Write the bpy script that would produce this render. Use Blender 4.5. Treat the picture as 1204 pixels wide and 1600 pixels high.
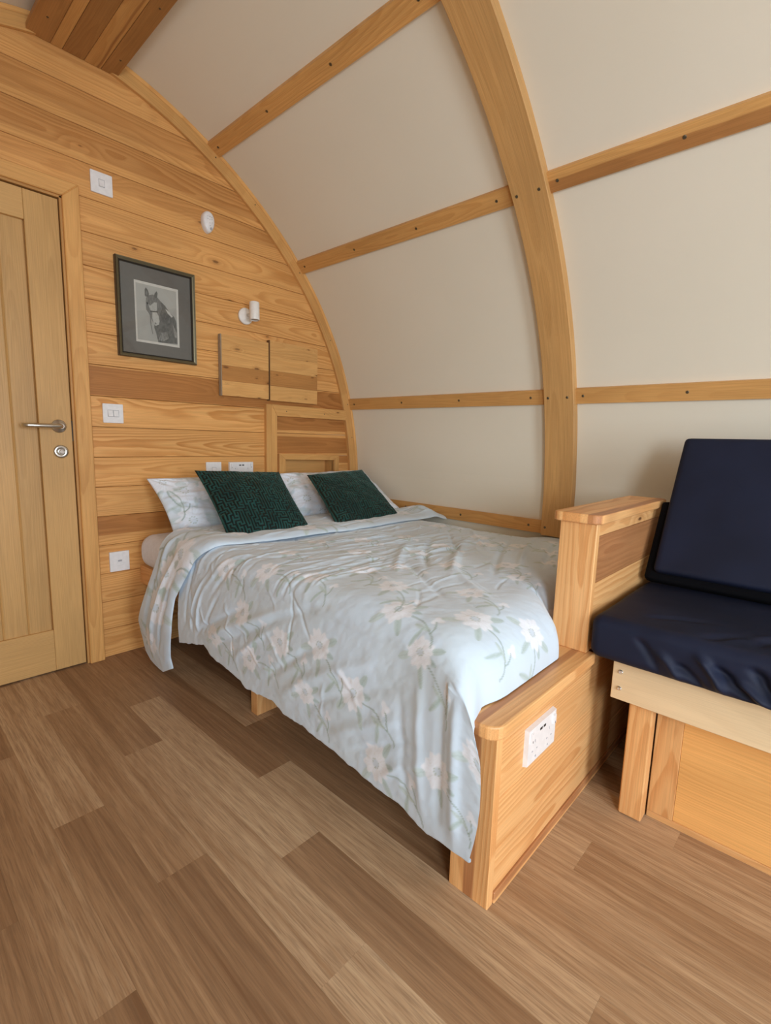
import bpy, bmesh, math, random
import numpy as np
from mathutils import Matrix, Vector

for o in list(bpy.data.objects):
    bpy.data.objects.remove(o)
SC = bpy.context.scene
COL = SC.collection
RND = random.Random(11)

# ------------------------------------------------------------------ camera
RM = [[0.6798614, -0.7327681, 0.0289717], [-0.0876694, -0.1204357, -0.9888424], [0.7280814, 0.6697359, -0.1461210]]
F_PX = 771.28
cam_d = bpy.data.cameras.new('camera')
cam = bpy.data.objects.new('camera', cam_d)
COL.objects.link(cam)
xr, yd, fw = [Vector(r) for r in RM]
m = Matrix.Identity(4)
for i, v in enumerate((xr, -yd, -fw)):
    for j in range(3):
        m[j][i] = v[j]
m.translation = Vector((0, 0, 1.0))
cam.matrix_world = m
cam_d.sensor_fit = 'VERTICAL'
cam_d.sensor_height = 24.0
cam_d.lens = F_PX / 1600 * 24.0
cam_d.clip_start = 0.02
SC.camera = cam

# ------------------------------------------------------------------ world, lights, exposure
W = bpy.data.worlds.new('daylight')
SC.world = W
W.use_nodes = True
bg = W.node_tree.nodes['Background']
bg.inputs[0].default_value = (0.80, 0.90, 1.0, 1)
bg.inputs[1].default_value = 1.2


def area(name, loc, target, sx, sy, power, col, spread=180):
    d = bpy.data.lights.new(name, 'AREA')
    d.shape = 'RECTANGLE'
    d.size = sx
    d.size_y = sy
    d.energy = power
    d.color = col
    o = bpy.data.objects.new(name, d)
    COL.objects.link(o)
    o.location = loc
    v = Vector(target) - Vector(loc)
    o.rotation_euler = v.to_track_quat('-Z', 'Y').to_euler()
    d.spread = math.radians(spread)
    return o


# daylight through the glazed doors in the gable behind the camera
area('door_daylight', (0.25, -2.42, 1.15), (0.70, 1.0, 0.55), 0.9, 1.4, 40, (0.78, 0.89, 1.0), 150)
# added fill light just inside the closed left wall, no window there
area('added_left_fill', (-0.66, -1.05, 1.25), (1.7, 1.3, 0.70), 0.8, 0.75, 40, (0.78, 0.89, 1.0), 170)

SC.view_settings.view_transform = 'Standard'
SC.view_settings.look = 'None'
SC.view_settings.exposure = 0.20
SC.view_settings.gamma = 1.0
SC.view_settings.use_curve_mapping = False
try:
    SC.cycles.max_bounces = 10
    SC.cycles.diffuse_bounces = 8
    SC.cycles.use_denoising = True
except Exception:
    pass


# ------------------------------------------------------------------ node helpers
class NT:
    def __init__(s, name):
        s.m = bpy.data.materials.new(name)
        s.m.use_nodes = True
        s.t = s.m.node_tree
        s.b = s.t.nodes['Principled BSDF']

    def n(s, typ, **kw):
        n = s.t.nodes.new(typ)
        for k, v in kw.items():
            setattr(n, k, v)
        return n

    def put(s, sock, v):
        if isinstance(v, bpy.types.NodeSocket):
            s.t.links.new(v, sock)
        elif v is not None:
            sock.default_value = v

    def math(s, op, a, b=None, c=None, clamp=False):
        n = s.n('ShaderNodeMath', operation=op, use_clamp=clamp)
        s.put(n.inputs[0], a)
        s.put(n.inputs[1], b)
        s.put(n.inputs[2], c)
        return n.outputs[0]

    def comb(s, x, y, z):
        n = s.n('ShaderNodeCombineXYZ')
        for i, v in enumerate((x, y, z)):
            s.put(n.inputs[i], v)
        return n.outputs[0]

    def sep(s, v):
        n = s.n('ShaderNodeSeparateXYZ')
        s.put(n.inputs[0], v)
        return n.outputs

    def attr(s, name):
        return s.n('ShaderNodeAttribute', attribute_name=name)

    def mix(s, f, a, b, blend='MIX'):
        n = s.n('ShaderNodeMix', data_type='RGBA', blend_type=blend)
        s.put(n.inputs[0], f)
        s.put(n.inputs[6], a)
        s.put(n.inputs[7], b)
        return n.outputs[2]

    def noise(s, vec, scale, detail=3, rough=0.5):
        n = s.n('ShaderNodeTexNoise')
        s.put(n.inputs['Vector'], vec)
        n.inputs['Scale'].default_value = scale
        n.inputs['Detail'].default_value = detail
        n.inputs['Roughness'].default_value = rough
        return n.outputs[0]

    def rng(s, v, a, b, c=0.0, d=1.0, smooth=True):
        n = s.n('ShaderNodeMapRange', interpolation_type='SMOOTHSTEP' if smooth else 'LINEAR')
        s.put(n.inputs[0], v)
        s.put(n.inputs[1], a)
        s.put(n.inputs[2], b)
        s.put(n.inputs[3], c)
        s.put(n.inputs[4], d)
        return n.outputs[0]

    def bump(s, h, strength, dist):
        n = s.n('ShaderNodeBump')
        n.inputs['Strength'].default_value = strength
        n.inputs['Distance'].default_value = dist
        s.put(n.inputs['Height'], h)
        s.put(s.b.inputs['Normal'], n.outputs[0])

    def out(s, col=None, rough=None, spec=None, metal=None, sheen=None):
        s.put(s.b.inputs['Base Color'], col)
        s.put(s.b.inputs['Roughness'], rough)
        s.put(s.b.inputs['Specular IOR Level'], spec)
        s.put(s.b.inputs['Metallic'], metal)
        s.put(s.b.inputs['Sheen Weight'], sheen)
        return s.m


def wood(name, light, dark, heart, ringf=120.0, ringk=0.5, knots=1.0, fibre=0.12, rough=0.42, warp=0.05, kscale=1.0):
    s = NT(name)
    g = s.sep(s.attr('gc').outputs['Vector'])
    p = s.sep(s.attr('gp').outputs['Vector'])
    tone = s.attr('tone').outputs['Fac']
    hs = s.attr('hs').outputs['Fac']
    wn = s.n('ShaderNodeTexWhiteNoise', noise_dimensions='1D')
    s.put(wn.inputs['W'], p[2])
    h1 = wn.outputs['Value']
    along = s.math('MULTIPLY_ADD', p[2], 3.7, g[0])
    a = s.math('MULTIPLY_ADD', s.math('SUBTRACT', h1, 0.5), 0.05, g[1])
    base = s.comb(s.math('MULTIPLY', along, 0.8), s.math('MULTIPLY', a, 5.0), s.math('MULTIPLY', p[2], 9.0))
    n1 = s.noise(base, 1.0, 2, 0.45)
    n1b = s.noise(s.comb(s.math('MULTIPLY', along, 5.0), s.math('MULTIPLY', a, 14.0), p[2]), 1.0, 2, 0.5)
    # knots: sparse dark ovals, the grain bends round them
    vo = s.n('ShaderNodeTexVoronoi', voronoi_dimensions='2D')
    s.put(vo.inputs['Vector'], s.comb(s.math('MULTIPLY_ADD', along, 2.3 * kscale, s.math('MULTIPLY', p[2], 5.3)), s.math('MULTIPLY', a, 7.0 * kscale), 0.0))
    vo.inputs['Scale'].default_value = 1.0
    vc = s.sep(vo.outputs['Color'])
    has = s.math('GREATER_THAN', vc[0], 1.0 - 0.22 * knots)
    ksz = s.math('MULTIPLY_ADD', vc[1], 0.018 * kscale, 0.010 * kscale)
    kd = vo.outputs['Distance']
    bend = s.math('MULTIPLY', has, s.rng(kd, 0.0, 0.30, 1.0, 0.0))
    dd = s.math('ADD', s.math('MULTIPLY_ADD', n1, warp * 2, 0.004), s.math('MULTIPLY', n1b, warp * 0.22))
    dd = s.math('MULTIPLY_ADD', bend, 0.018, dd)
    r = s.math('SQRT', s.math('ADD', s.math('MULTIPLY', a, a), s.math('MULTIPLY', dd, dd)))
    fr = s.math('FRACT', s.math('MULTIPLY', r, ringf))
    ring = s.math('MULTIPLY', s.rng(fr, 0.15, 0.88), s.rng(fr, 0.90, 1.0, 1.0, 0.0))
    amt = s.math('MULTIPLY', ring, s.rng(s.noise(s.comb(s.math('MULTIPLY', along, 0.7), s.math('MULTIPLY', a, 9.0), p[2]), 1.0, 1), 0.2, 0.8, 0.35 * ringk, 1.2 * ringk))
    col = s.mix(amt, (*light, 1), (*dark, 1))
    # heartwood band between the across coordinates gp.x and gp.y
    wob = s.math('MULTIPLY_ADD', s.math('SUBTRACT', n1b, 0.5), 0.014, g[1])
    hm = s.math('MULTIPLY', s.rng(s.math('SUBTRACT', wob, p[0]), -0.0025, 0.0025), s.rng(s.math('SUBTRACT', p[1], wob), -0.0025, 0.0025))
    col = s.mix(s.math('MULTIPLY', hm, hs), col, s.mix(amt, (*heart, 1), (heart[0] * .68, heart[1] * .62, heart[2] * .6, 1)))
    fb = s.noise(s.comb(s.math('MULTIPLY', along, 6.0), s.math('MULTIPLY', a, 420.0), s.math('MULTIPLY', g[2], 300.0)), 1.0, 3, 0.6)
    blotch = s.noise(s.comb(s.math('MULTIPLY', along, 2.0), s.math('MULTIPLY', a, 7.0), s.math('ADD', p[2], 3.0)), 1.0, 2)
    v = s.math('ADD', s.rng(fb, 0.25, 0.75, 1 - fibre, 1 + fibre), s.rng(blotch, 0.3, 0.7, -0.07, 0.07))
    v = s.math('MULTIPLY', v, tone)
    hv = s.n('ShaderNodeHueSaturation')
    s.put(hv.inputs['Color'], col)
    s.put(hv.inputs['Value'], v)
    col = hv.outputs[0]
    if knots > 0:
        kn = s.math('MULTIPLY', has, s.rng(kd, ksz, s.math('MULTIPLY', ksz, 1.8), 1.0, 0.0))
        halo = s.math('MULTIPLY', has, s.rng(kd, ksz, s.math('MULTIPLY', ksz, 4.5), 0.45, 0.0))
        col = s.mix(halo, col, (dark[0] * .7, dark[1] * .6, dark[2] * .5, 1))
        col = s.mix(s.math('MULTIPLY', kn, 0.85), col, (0.10, 0.035, 0.012, 1))
    s.bump(s.math('ADD', ring, fb), 0.10, 0.0006)
    return s.out(col, rough, 0.35)


PINE = wood('pine_boards', (0.73, 0.385, 0.13), (0.52, 0.215, 0.05), (0.42, 0.165, 0.04), ringf=135, ringk=0.8, warp=0.055)
PINE_TRIM = wood('pine_trim', (0.64, 0.345, 0.115), (0.49, 0.225, 0.06), (0.38, 0.165, 0.05), ringf=150, ringk=0.5, knots=0.35)
PINE_KNOT = wood('knotty_pine_panel', (0.68, 0.375, 0.13), (0.50, 0.225, 0.06), (0.42, 0.185, 0.05), ringf=120, ringk=0.45, knots=3.6, kscale=2.4)
LARCH = wood('oiled_pine', (0.80, 0.45, 0.185), (0.62, 0.27, 0.085), (0.45, 0.19, 0.075), ringf=120, ringk=0.8, knots=0.3)
OAK = wood('oak_veneer', (0.58, 0.345, 0.13), (0.45, 0.25, 0.08), (0.42, 0.26, 0.12), ringf=210, ringk=0.35, knots=0.0, fibre=0.10, warp=0.03)
PLY = wood('birch_plywood', (0.70, 0.54, 0.33), (0.62, 0.46, 0.27), (0.6, 0.45, 0.27), ringf=60, ringk=0.35, knots=0.0, fibre=0.05, warp=0.09)
RIBW = wood('laminated_rib', (0.60, 0.34, 0.125), (0.48, 0.245, 0.075), (0.42, 0.20, 0.07), ringf=90, ringk=0.4, knots=0.0, warp=0.04)


def plain(name, col, rough=0.5, metal=0.0, spec=0.4, sheen=0.0):
    s = NT(name)
    nz = s.noise(s.n('ShaderNodeTexCoord').outputs['Object'], 60.0, 2)
    c = s.mix(s.rng(nz, 0.3, 0.7), (*[x * 0.96 for x in col], 1), (*[min(1, x * 1.03) for x in col], 1))
    return s.out(c, rough, spec, metal, sheen)


WHITE = plain('white_plastic', (0.80, 0.79, 0.78), 0.35)
LAMPWHITE = plain('white_enamel', (0.82, 0.79, 0.73), 0.4)
DARK = plain('dark_slot', (0.02, 0.02, 0.02), 0.6)
GREY = plain('grey_print', (0.42, 0.42, 0.44), 0.6)
STEEL = plain('brushed_steel', (0.62, 0.60, 0.55), 0.28, 1.0)
SCREWM = plain('zinc_screw', (0.20, 0.17, 0.12), 0.35, 1.0)
SCREWB = plain('bright_screw', (0.75, 0.75, 0.75), 0.25, 1.0)
PLYEDGE = plain('plywood_edge', (0.34, 0.27, 0.19), 0.7)
GAPSHADE = plain('gap_shade_brown', (0.16, 0.08, 0.03), 0.8)  # dark brown standing in for the shade beside the second flap
FRAMEDK = plain('dark_bronze', (0.035, 0.028, 0.02), 0.35)
FRAMEGD = plain('worn_gilt', (0.15, 0.125, 0.07), 0.4, 0.6)
MATG = plain('grey_mount_card', (0.165, 0.15, 0.125), 0.8)
MATW = plain('white_bevel_card', (0.62, 0.58, 0.50), 0.8)
SHEET = plain('white_sheet', (0.75, 0.79, 0.88), 0.85, sheen=0.15)
CLOTH_SHADE = plain('black_cloth_gap_shade', (0.003, 0.003, 0.004), 0.95, 0.0, 0.1)  # black underside cloth, also used as painted shade in the partition gap


def mat_cream():
    s = NT('cream_lining')
    co = s.n('ShaderNodeTexCoord').outputs['Object']
    f = s.noise(co, 260.0, 2)
    l = s.noise(co, 1.3, 2)
    c = s.mix(s.rng(l, 0.3, 0.7), (0.77, 0.715, 0.585, 1), (0.80, 0.74, 0.61, 1))
    s.bump(f, 0.12, 0.0008)
    return s.out(c, 0.75, 0.2)


CREAM = mat_cream()


def mat_floor():
    s = NT('vinyl_plank')
    g = s.sep(s.attr('gc').outputs['Vector'])
    p = s.sep(s.attr('gp').outputs['Vector'])
    tone = s.attr('tone').outputs['Fac']
    sd = p[2]
    st = s.noise(s.comb(s.math('MULTIPLY', g[0], 2.4), s.math('MULTIPLY', g[1], 80.0), sd), 1.0, 5, 0.62)
    wide = s.noise(s.comb(s.math('MULTIPLY', g[0], 0.9), s.math('MULTIPLY', g[1], 15.0), s.math('ADD', sd, 7.0)), 1.0, 2, 0.5)
    fine = s.noise(s.comb(s.math('MULTIPLY', g[0], 14.0), s.math('MULTIPLY', g[1], 330.0), sd), 1.0, 3, 0.6)
    k = s.math('MULTIPLY_ADD', s.math('SUBTRACT', wide, 0.5), 0.55, s.math('MULTIPLY_ADD', tone, 1.25, -0.10))
    k = s.math('MULTIPLY_ADD', s.math('SUBTRACT', st, 0.5), 0.9, k)
    r = s.n('ShaderNodeValToRGB')
    s.put(r.inputs[0], k)
    e = r.color_ramp.elements
    e[0].position = 0.1
    e[0].color = (0.205, 0.106, 0.050, 1)
    e[1].position = 0.9
    e[1].color = (0.58, 0.405, 0.24, 1)
    m1 = e.new(0.5)
    m1.color = (0.375, 0.225, 0.117, 1)
    col = s.mix(s.rng(fine, 0.3, 0.60, 0.5, 0.0), r.outputs[0], (0.19, 0.11, 0.06, 1))
    s.bump(fine, 0.08, 0.0005)
    return s.out(col, 0.5, 0.25)


FLOORM = mat_floor()


def mat_print(name, rough=0.85, sheen=0.25, weave=900.0):
    s = NT(name)
    c = s.attr('print').outputs['Color']
    n = s.noise(s.n('ShaderNodeTexCoord').outputs['Object'], weave, 2)
    s.bump(n, 0.12, 0.0006)
    return s.out(c, rough, 0.2, None, sheen)


CLOTHP = mat_print('printed_cotton')
PAPERP = mat_print('drawing_paper', 0.9, 0.0)


def mat_velvet():
    s = NT('embossed_velvet')
    a = s.attr('print').outputs['Fac']
    n = s.noise(s.n('ShaderNodeTexCoord').outputs['Object'], 14.0, 3)
    hi = s.mix(s.rng(n, 0.3, 0.7), (0.008, 0.040, 0.037, 1), (0.015, 0.072, 0.064, 1))
    c = s.mix(a, (0.003, 0.010, 0.009, 1), hi)
    s.b.inputs['Sheen Tint'].default_value = (0.28, 0.58, 0.54, 1)
    s.b.inputs['Sheen Roughness'].default_value = 0.35
    return s.out(c, s.rng(a, 0, 1, 0.45, 0.75), 0.25, None, s.rng(a, 0, 1, 0.1, 0.5))


VELVET = mat_velvet()


def mat_navy():
    s = NT('navy_upholstery')
    co = s.n('ShaderNodeTexCoord').outputs['Object']
    f = s.noise(co, 700.0, 2)
    c = s.mix(s.rng(s.noise(co, 5.0, 2), 0.3, 0.7), (0.0075, 0.010, 0.024, 1), (0.010, 0.014, 0.034, 1))
    s.bump(f, 0.15, 0.0008)
    return s.out(c, 0.62, 0.22, None, 0.0)


NAVY = mat_navy()


# ------------------------------------------------------------------ object helpers
def link(name, me, mat, parent=None):
    if isinstance(mat, (list, tuple)):
        for q in mat:
            me.materials.append(q)
    elif mat is not None:
        me.materials.append(mat)
    o = bpy.data.objects.new(name, me)
    COL.objects.link(o)
    if parent is not None:
        o.parent = parent
    return o


def thing(name, label, cat, loc=(0, 0, 0), group=None):
    o = bpy.data.objects.new(name, None)
    o.empty_display_size = 0.1
    COL.objects.link(o)
    o['label'] = label
    o['category'] = cat
    if group:
        o['group'] = group
    return o


def tag(o, label, cat, group=None):
    o['label'] = label
    o['category'] = cat
    if group:
        o['group'] = group
    return o


def structure(o, label=None, cat=None):
    o['kind'] = 'structure'
    if label:
        o['label'] = label
    if cat:
        o['category'] = cat
    return o


def empty_structure(name, label=None, cat=None):
    o = bpy.data.objects.new(name, None)
    COL.objects.link(o)
    return structure(o, label, cat)


def mesh_np(name, V, Fc, smooth=False):
    me = bpy.data.meshes.new(name)
    me.from_pydata([tuple(map(float, v)) for v in V], [], [tuple(int(i) for i in f) for f in Fc])
    if smooth:
        me.polygons.foreach_set('use_smooth', [True] * len(me.polygons))
    me.update()
    return me


def grid_mesh(name, P, closed=False, smooth=True):
    """P: (n, m, 3) array of points -> quad mesh made fast"""
    n, mm = P.shape[:2]
    me = bpy.data.meshes.new(name)
    me.vertices.add(n * mm)
    me.vertices.foreach_set('co', P.reshape(-1).astype(np.float32))
    i, j = np.meshgrid(np.arange(n - 1), np.arange(mm - 1), indexing='ij')
    a = (i * mm + j).ravel()
    q = np.stack([a, a + mm, a + mm + 1, a + 1], 1).astype(np.int32)
    me.loops.add(q.size)
    me.loops.foreach_set('vertex_index', q.ravel())
    me.polygons.add(len(q))
    me.polygons.foreach_set('loop_start', np.arange(0, q.size, 4, dtype=np.int32))
    me.polygons.foreach_set('use_smooth', np.full(len(q), smooth))
    me.update(calc_edges=True)
    me.validate()
    return me


AX = {'x': 0, 'y': 1, 'z': 2}


def grain(me, ax='x', heart=None, tone=1.0, seed=None, across=None, ctr=None):
    """write the wood grain coordinates: along, across, depth (metres from the piece centre)"""
    n = len(me.vertices)
    co = np.empty(n * 3, np.float32)
    me.vertices.foreach_get('co', co)
    co = co.reshape(-1, 3)
    lo, hi = co.min(0), co.max(0)
    c = (lo + hi) / 2 if ctr is None else np.array(ctr)
    d = hi - lo
    a0 = AX[ax]
    rest = [k for k in range(3) if k != a0]
    a1 = AX[across] if across else (rest[0] if d[rest[0]] >= d[rest[1]] else rest[1])
    a2 = [k for k in rest if k != a1][0]
    gc = np.stack([co[:, a0], co[:, a1] - c[a1], co[:, a2] - c[a2]], 1)
    seed = RND.uniform(0, 40) if seed is None else seed
    put_grain(me, gc, heart, tone, seed)


def put_grain(me, gc, heart, tone, seed):
    n = len(me.vertices)
    if heart is None:
        heart = (9.0, 9.1)
    at = me.attributes.new('gc', 'FLOAT_VECTOR', 'POINT')
    at.data.foreach_set('vector', gc.astype(np.float32).ravel())
    at = me.attributes.new('gp', 'FLOAT_VECTOR', 'POINT')
    at.data.foreach_set('vector', np.tile(np.array([heart[0], heart[1], seed], np.float32), n))
    at = me.attributes.new('hs', 'FLOAT', 'POINT')
    at.data.foreach_set('value', np.full(n, heart[2] if len(heart) > 2 else 0.85, np.float32))
    at = me.attributes.new('tone', 'FLOAT', 'POINT')
    at.data.foreach_set('value', np.full(n, tone, np.float32))


def boxmesh(name, x0, x1, y0, y1, z0, z1, bev=0.0015, seg=1):
    bm = bmesh.new()
    bmesh.ops.create_cube(bm, size=1)
    for v in bm.verts:
        v.co = Vector(((x0 + x1) / 2 + v.co.x * (x1 - x0), (y0 + y1) / 2 + v.co.y * (y1 - y0), (z0 + z1) / 2 + v.co.z * (z1 - z0)))
    if bev:
        bmesh.ops.bevel(bm, geom=list(bm.edges), offset=min(bev, 0.45 * min(abs(x1 - x0), abs(y1 - y0), abs(z1 - z0))), segments=seg, affect='EDGES', profile=0.5)
    bmesh.ops.recalc_face_normals(bm, faces=bm.faces)
    me = bpy.data.meshes.new(name)
    bm.to_mesh(me)
    bm.free()
    return me


def box(name, x0, x1, y0, y1, z0, z1, mat, parent=None, bev=0.0015, ax=None, heart=None, tone=None, seg=1):
    me = boxmesh(name, x0, x1, y0, y1, z0, z1, bev, seg)
    if ax:
        grain(me, ax, heart, 1.0 if tone is None else tone)
    return link(name, me, mat, parent)


def prism(name, pts, axis, a, b, mat, parent=None, bev=0.0, seg=1, ax=None, heart=None, tone=1.0, across=None, ctr=None):
    """extrude the outline pts (2d) along axis from a to b"""
    bm = bmesh.new()
    def mk(p, t):
        if axis == 'y':
            return (p[0], t, p[1])
        if axis == 'x':
            return (t, p[0], p[1])
        return (p[0], p[1], t)
    lo = [bm.verts.new(mk(p, a)) for p in pts]
    hi = [bm.verts.new(mk(p, b)) for p in pts]
    bm.faces.new(lo)
    bm.faces.new(hi[::-1])
    k = len(pts)
    for i in range(k):
        bm.faces.new((lo[i], hi[i], hi[(i + 1) % k], lo[(i + 1) % k]))
    bmesh.ops.recalc_face_normals(bm, faces=bm.faces)
    if bev:
        ed = [e for e in bm.edges if e.calc_face_angle(0) > 0.6]
        bmesh.ops.bevel(bm, geom=ed, offset=bev, segments=seg, affect='EDGES', profile=0.5)
    me = bpy.data.meshes.new(name)
    bm.to_mesh(me)
    bm.free()
    if ax:
        grain(me, ax, heart, tone, None, across, ctr)
    return link(name, me, mat, parent)


def roundrect(x0, x1, z0, z1, r, n=4):
    P = []
    for cx_, cz_, s in ((x1 - r, z1 - r, 0), (x0 + r, z1 - r, 90), (x0 + r, z0 + r, 180), (x1 - r, z0 + r, 270)):
        for k in range(n + 1):
            t = math.radians(s + 90 * k / n)
            P.append((cx_ + r * math.cos(t), cz_ + r * math.sin(t)))
    return P


def lathe(name, prof, origin, axis, mat, parent=None, n=24, smooth=True):
    """prof: list of (radius, height); turned about axis (a direction) from origin"""
    A = Vector(axis).normalized()
    U = A.orthogonal().normalized()
    Vv = A.cross(U)
    O = Vector(origin)
    V, Fc = [], []
    for r, h in prof:
        for k in range(n):
            t = 2 * math.pi * k / n
            V.append(O + A * h + (U * math.cos(t) + Vv * math.sin(t)) * r)
    for i in range(len(prof) - 1):
        for k in range(n):
            a, b = i * n + k, i * n + (k + 1) % n
            Fc.append((a, b, b + n, a + n))
    Fc.append(tuple(range(n))[::-1])
    Fc.append(tuple(range((len(prof) - 1) * n, len(prof) * n)))
    me = mesh_np(name, V, Fc)
    bm = bmesh.new()
    bm.from_mesh(me)
    bmesh.ops.recalc_face_normals(bm, faces=bm.faces)
    bm.to_mesh(me)
    bm.free()
    if smooth:
        for p in me.polygons:
            p.use_smooth = len(p.vertices) == 4
    me.update()
    return link(name, me, mat, parent)


_screw_mesh = {}


def screw(parent, p, nrm, r=0.0058, mat=None, tall=0.0015):
    """a pan-head screw: one shared mesh, set on a surface with its own rotation"""
    mat = mat or SCREWM
    key = (r, mat.name, tall)
    if key not in _screw_mesh:
        V, Fc = [], []
        n = 10
        rings = [(r, -0.0005), (r, tall * 0.5), (r * 0.75, tall), (r * 0.35, tall), (r * 0.3, tall * 0.4)]
        for rr, h in rings:
            for k in range(n):
                t = 2 * math.pi * k / n
                V.append((rr * math.cos(t), rr * math.sin(t), h))
        for i in range(len(rings) - 1):
            for k in range(n):
                a, b = i * n + k, i * n + (k + 1) % n
                Fc.append((a, b, b + n, a + n))
        Fc.append(tuple(range((len(rings) - 1) * n, len(rings) * n)))
        me = mesh_np('screw', V, Fc)
        me.materials.append(mat)
        _screw_mesh[key] = me
    o = bpy.data.objects.new('screw', _screw_mesh[key])
    COL.objects.link(o)
    o.location = p
    o.rotation_euler = Vector(nrm).to_track_quat('Z', 'Y').to_euler()
    o.parent = parent
    return o


# ------------------------------------------------------------------ pod profile
CX, CZ, WY = 0.708, 0.80, 2.311
PC = [-0.10658384646972163, 0.41366524655748754, -0.5732549783735662, 0.4455993352378908, -0.13314021256389827, 1.4983990232380233]


def rad(t):
    return float(np.polyval(PC, min(max(t, 0), math.pi / 2)))


def pp(t, off=0.0, side=1):
    """point of the lining at angle t (radians), off metres inside it; side -1 mirrors"""
    if t < 0:
        r = rad(0) - off
        x, z = r, math.tan(t) * r
    else:
        r = rad(t) - off
        x, z = r * math.cos(t), r * math.sin(t)
    return CX + side * x, CZ + z


def z_ang(z):
    return math.atan2(z - CZ, rad(0))


def x_at(z, off=0.0):
    if z <= CZ:
        return pp(0, off)[0]
    lo, hi = 0.0, math.pi / 2
    for _ in range(40):
        mid = (lo + hi) / 2
        if pp(mid, off)[1] < z:
            lo = mid
        else:
            hi = mid
    return pp(lo, off)[0]


def strip(name, t0, t1, o_in, o_out, y0, y1, mat, parent, side=1, n=24, ax='curve', tone=1.0, heart=None, bev=True):
    """a curved slab that follows the profile from angle t0 to t1, between y0 and y1"""
    ch = 0.002 if bev and (o_in - o_out) > 0.006 else 0.0
    sec = [(y0, o_out), (y0, o_in - ch), (y0 + ch, o_in), (y1 - ch, o_in), (y1, o_in - ch), (y1, o_out)] if ch else [(y0, o_out), (y0, o_in), (y1, o_in), (y1, o_out)]
    V, Fc, G = [], [], []
    s = 0.0
    last = None
    k = len(sec)
    for i in range(n + 1):
        t = t0 + (t1 - t0) * i / n
        p = pp(t, 0, side)
        if last:
            s += math.dist(p, last)
        last = p
        for (y, o) in sec:
            x, z = pp(t, o, side)
            V.append((x, y, z))
            if ax == 'curve':
                G.append((s, y - (y0 + y1) / 2, o))
            else:
                G.append((y, s, o))
    if ax != 'curve':
        G = [(a, b - s / 2, c) for a, b, c in G]
    for i in range(n):
        for q in range(k):
            a, b = i * k + q, i * k + (q + 1) % k
            Fc.append((a, b, b + k, a + k))
    Fc.append(tuple(range(k)))
    Fc.append(tuple(range(n * k, n * k + k))[::-1])
    me = mesh_np(name, V, Fc)
    bm = bmesh.new()
    bm.from_mesh(me)
    bmesh.ops.recalc_face_normals(bm, faces=bm.faces)
    bm.to_mesh(me)
    bm.free()
    put_grain(me, np.array(G), heart, tone, RND.uniform(0, 40))
    return link(name, me, mat, parent)


R = math.radians
YF = -2.5            # the gable behind the camera
ROOM_Y = [YF, 2.325]
# angles of the four battens on each side
BAT = [(R(68.5), R(70.9)), (R(45.4), R(47.9)), (R(14.6), R(17.1)), (z_ang(0.578), z_ang(0.641))]
RIBS = [(0.878, 1.012), (-0.49, -0.356), (-1.86, -1.726)]
TOP_A = math.acos(min(1, (0.858 - CX) / 1.64))

# ------------------------------------------------------------------ floor: vinyl planks
fl = structure(link('floor', boxmesh('floor', -0.85, 2.27, YF - 0.1, 2.40, -0.05, -0.0035, 0), plain('floor_screed', (0.10, 0.06, 0.035), 0.9)), 'wood effect plank vinyl floor in mixed browns', 'floor')
PW, PL = 0.1165, 0.944
first = {-8: .30, -7: .75, -6: .12, -5: .60, -4: .25, -3: .70, -2: .40, -1: .10, 0: 1.13, 1: .826, 2: 1.353, 3: 1.015, 4: .588, 5: .874, 6: 1.155, 7: 1.412, 8: .62, 9: .357, 10: .76, 11: .2, 12: .5, 13: .9, 14: .3, 15: .65, 16: .15, 17: .45, 18: .8, 19: .1}
tones = {(0, 1.13): .40, (0, 2.074): .32, (0, .186): .34, (1, .826): .30, (1, 1.766): .46, (1, -.118): .34, (2, 1.353): .36, (2, 2.297): .62, (2, .409): .30,
         (3, 1.015): .33, (3, 1.962): .52, (3, 2.906): .62, (3, .071): .40, (4, 1.535): .60, (4, 2.479): .40, (4, .588): .72, (4, -.356): .66, (5, 1.817): .66, (5, 2.761): .50,
         (5, .874): .42, (5, -.07): .52, (6, 1.155): .66, (6, 2.099): .36, (6, .211): .46, (7, 1.412): .36, (7, 2.356): .62, (7, .468): .56, (8, .62): .56, (8, 1.564): .44,
         (9, .357): .44, (9, 1.301): .70, (9, -.587): .50, (10, -.184): .70, (10, .76): .64, (8, -.324): .56}
for c, f0 in first.items():
    x0 = 0.0355 + PW * c
    x1 = min(x0 + PW, 2.26)
    if x1 < -0.85 or x0 > 2.24:
        continue
    k = -5
    while True:
        ya = f0 + (k - 1) * PL       # this plank runs from ya to yb, yb a joint seen in the photograph
        yb = ya + PL
        k += 1
        if ya > 2.40:
            break
        if yb < YF - 0.1:
            continue
        t = None
        for (cc, jy), tv in tones.items():
            if cc == c and abs(jy - yb) < 0.02:
                t = tv
        if t is None:
            t = RND.choice([0.32, 0.40, 0.5, 0.6, 0.68])
        a, b = max(ya, YF - 0.1), min(yb, 2.40)
        me = boxmesh('floor_plank', x0 + .0001, x1 - .0001, a + .0001, b - .0001, -0.0035, 0.0, 0.0)
        grain(me, 'y', None, t)
        link('floor_plank', me, FLOORM, fl)

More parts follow.
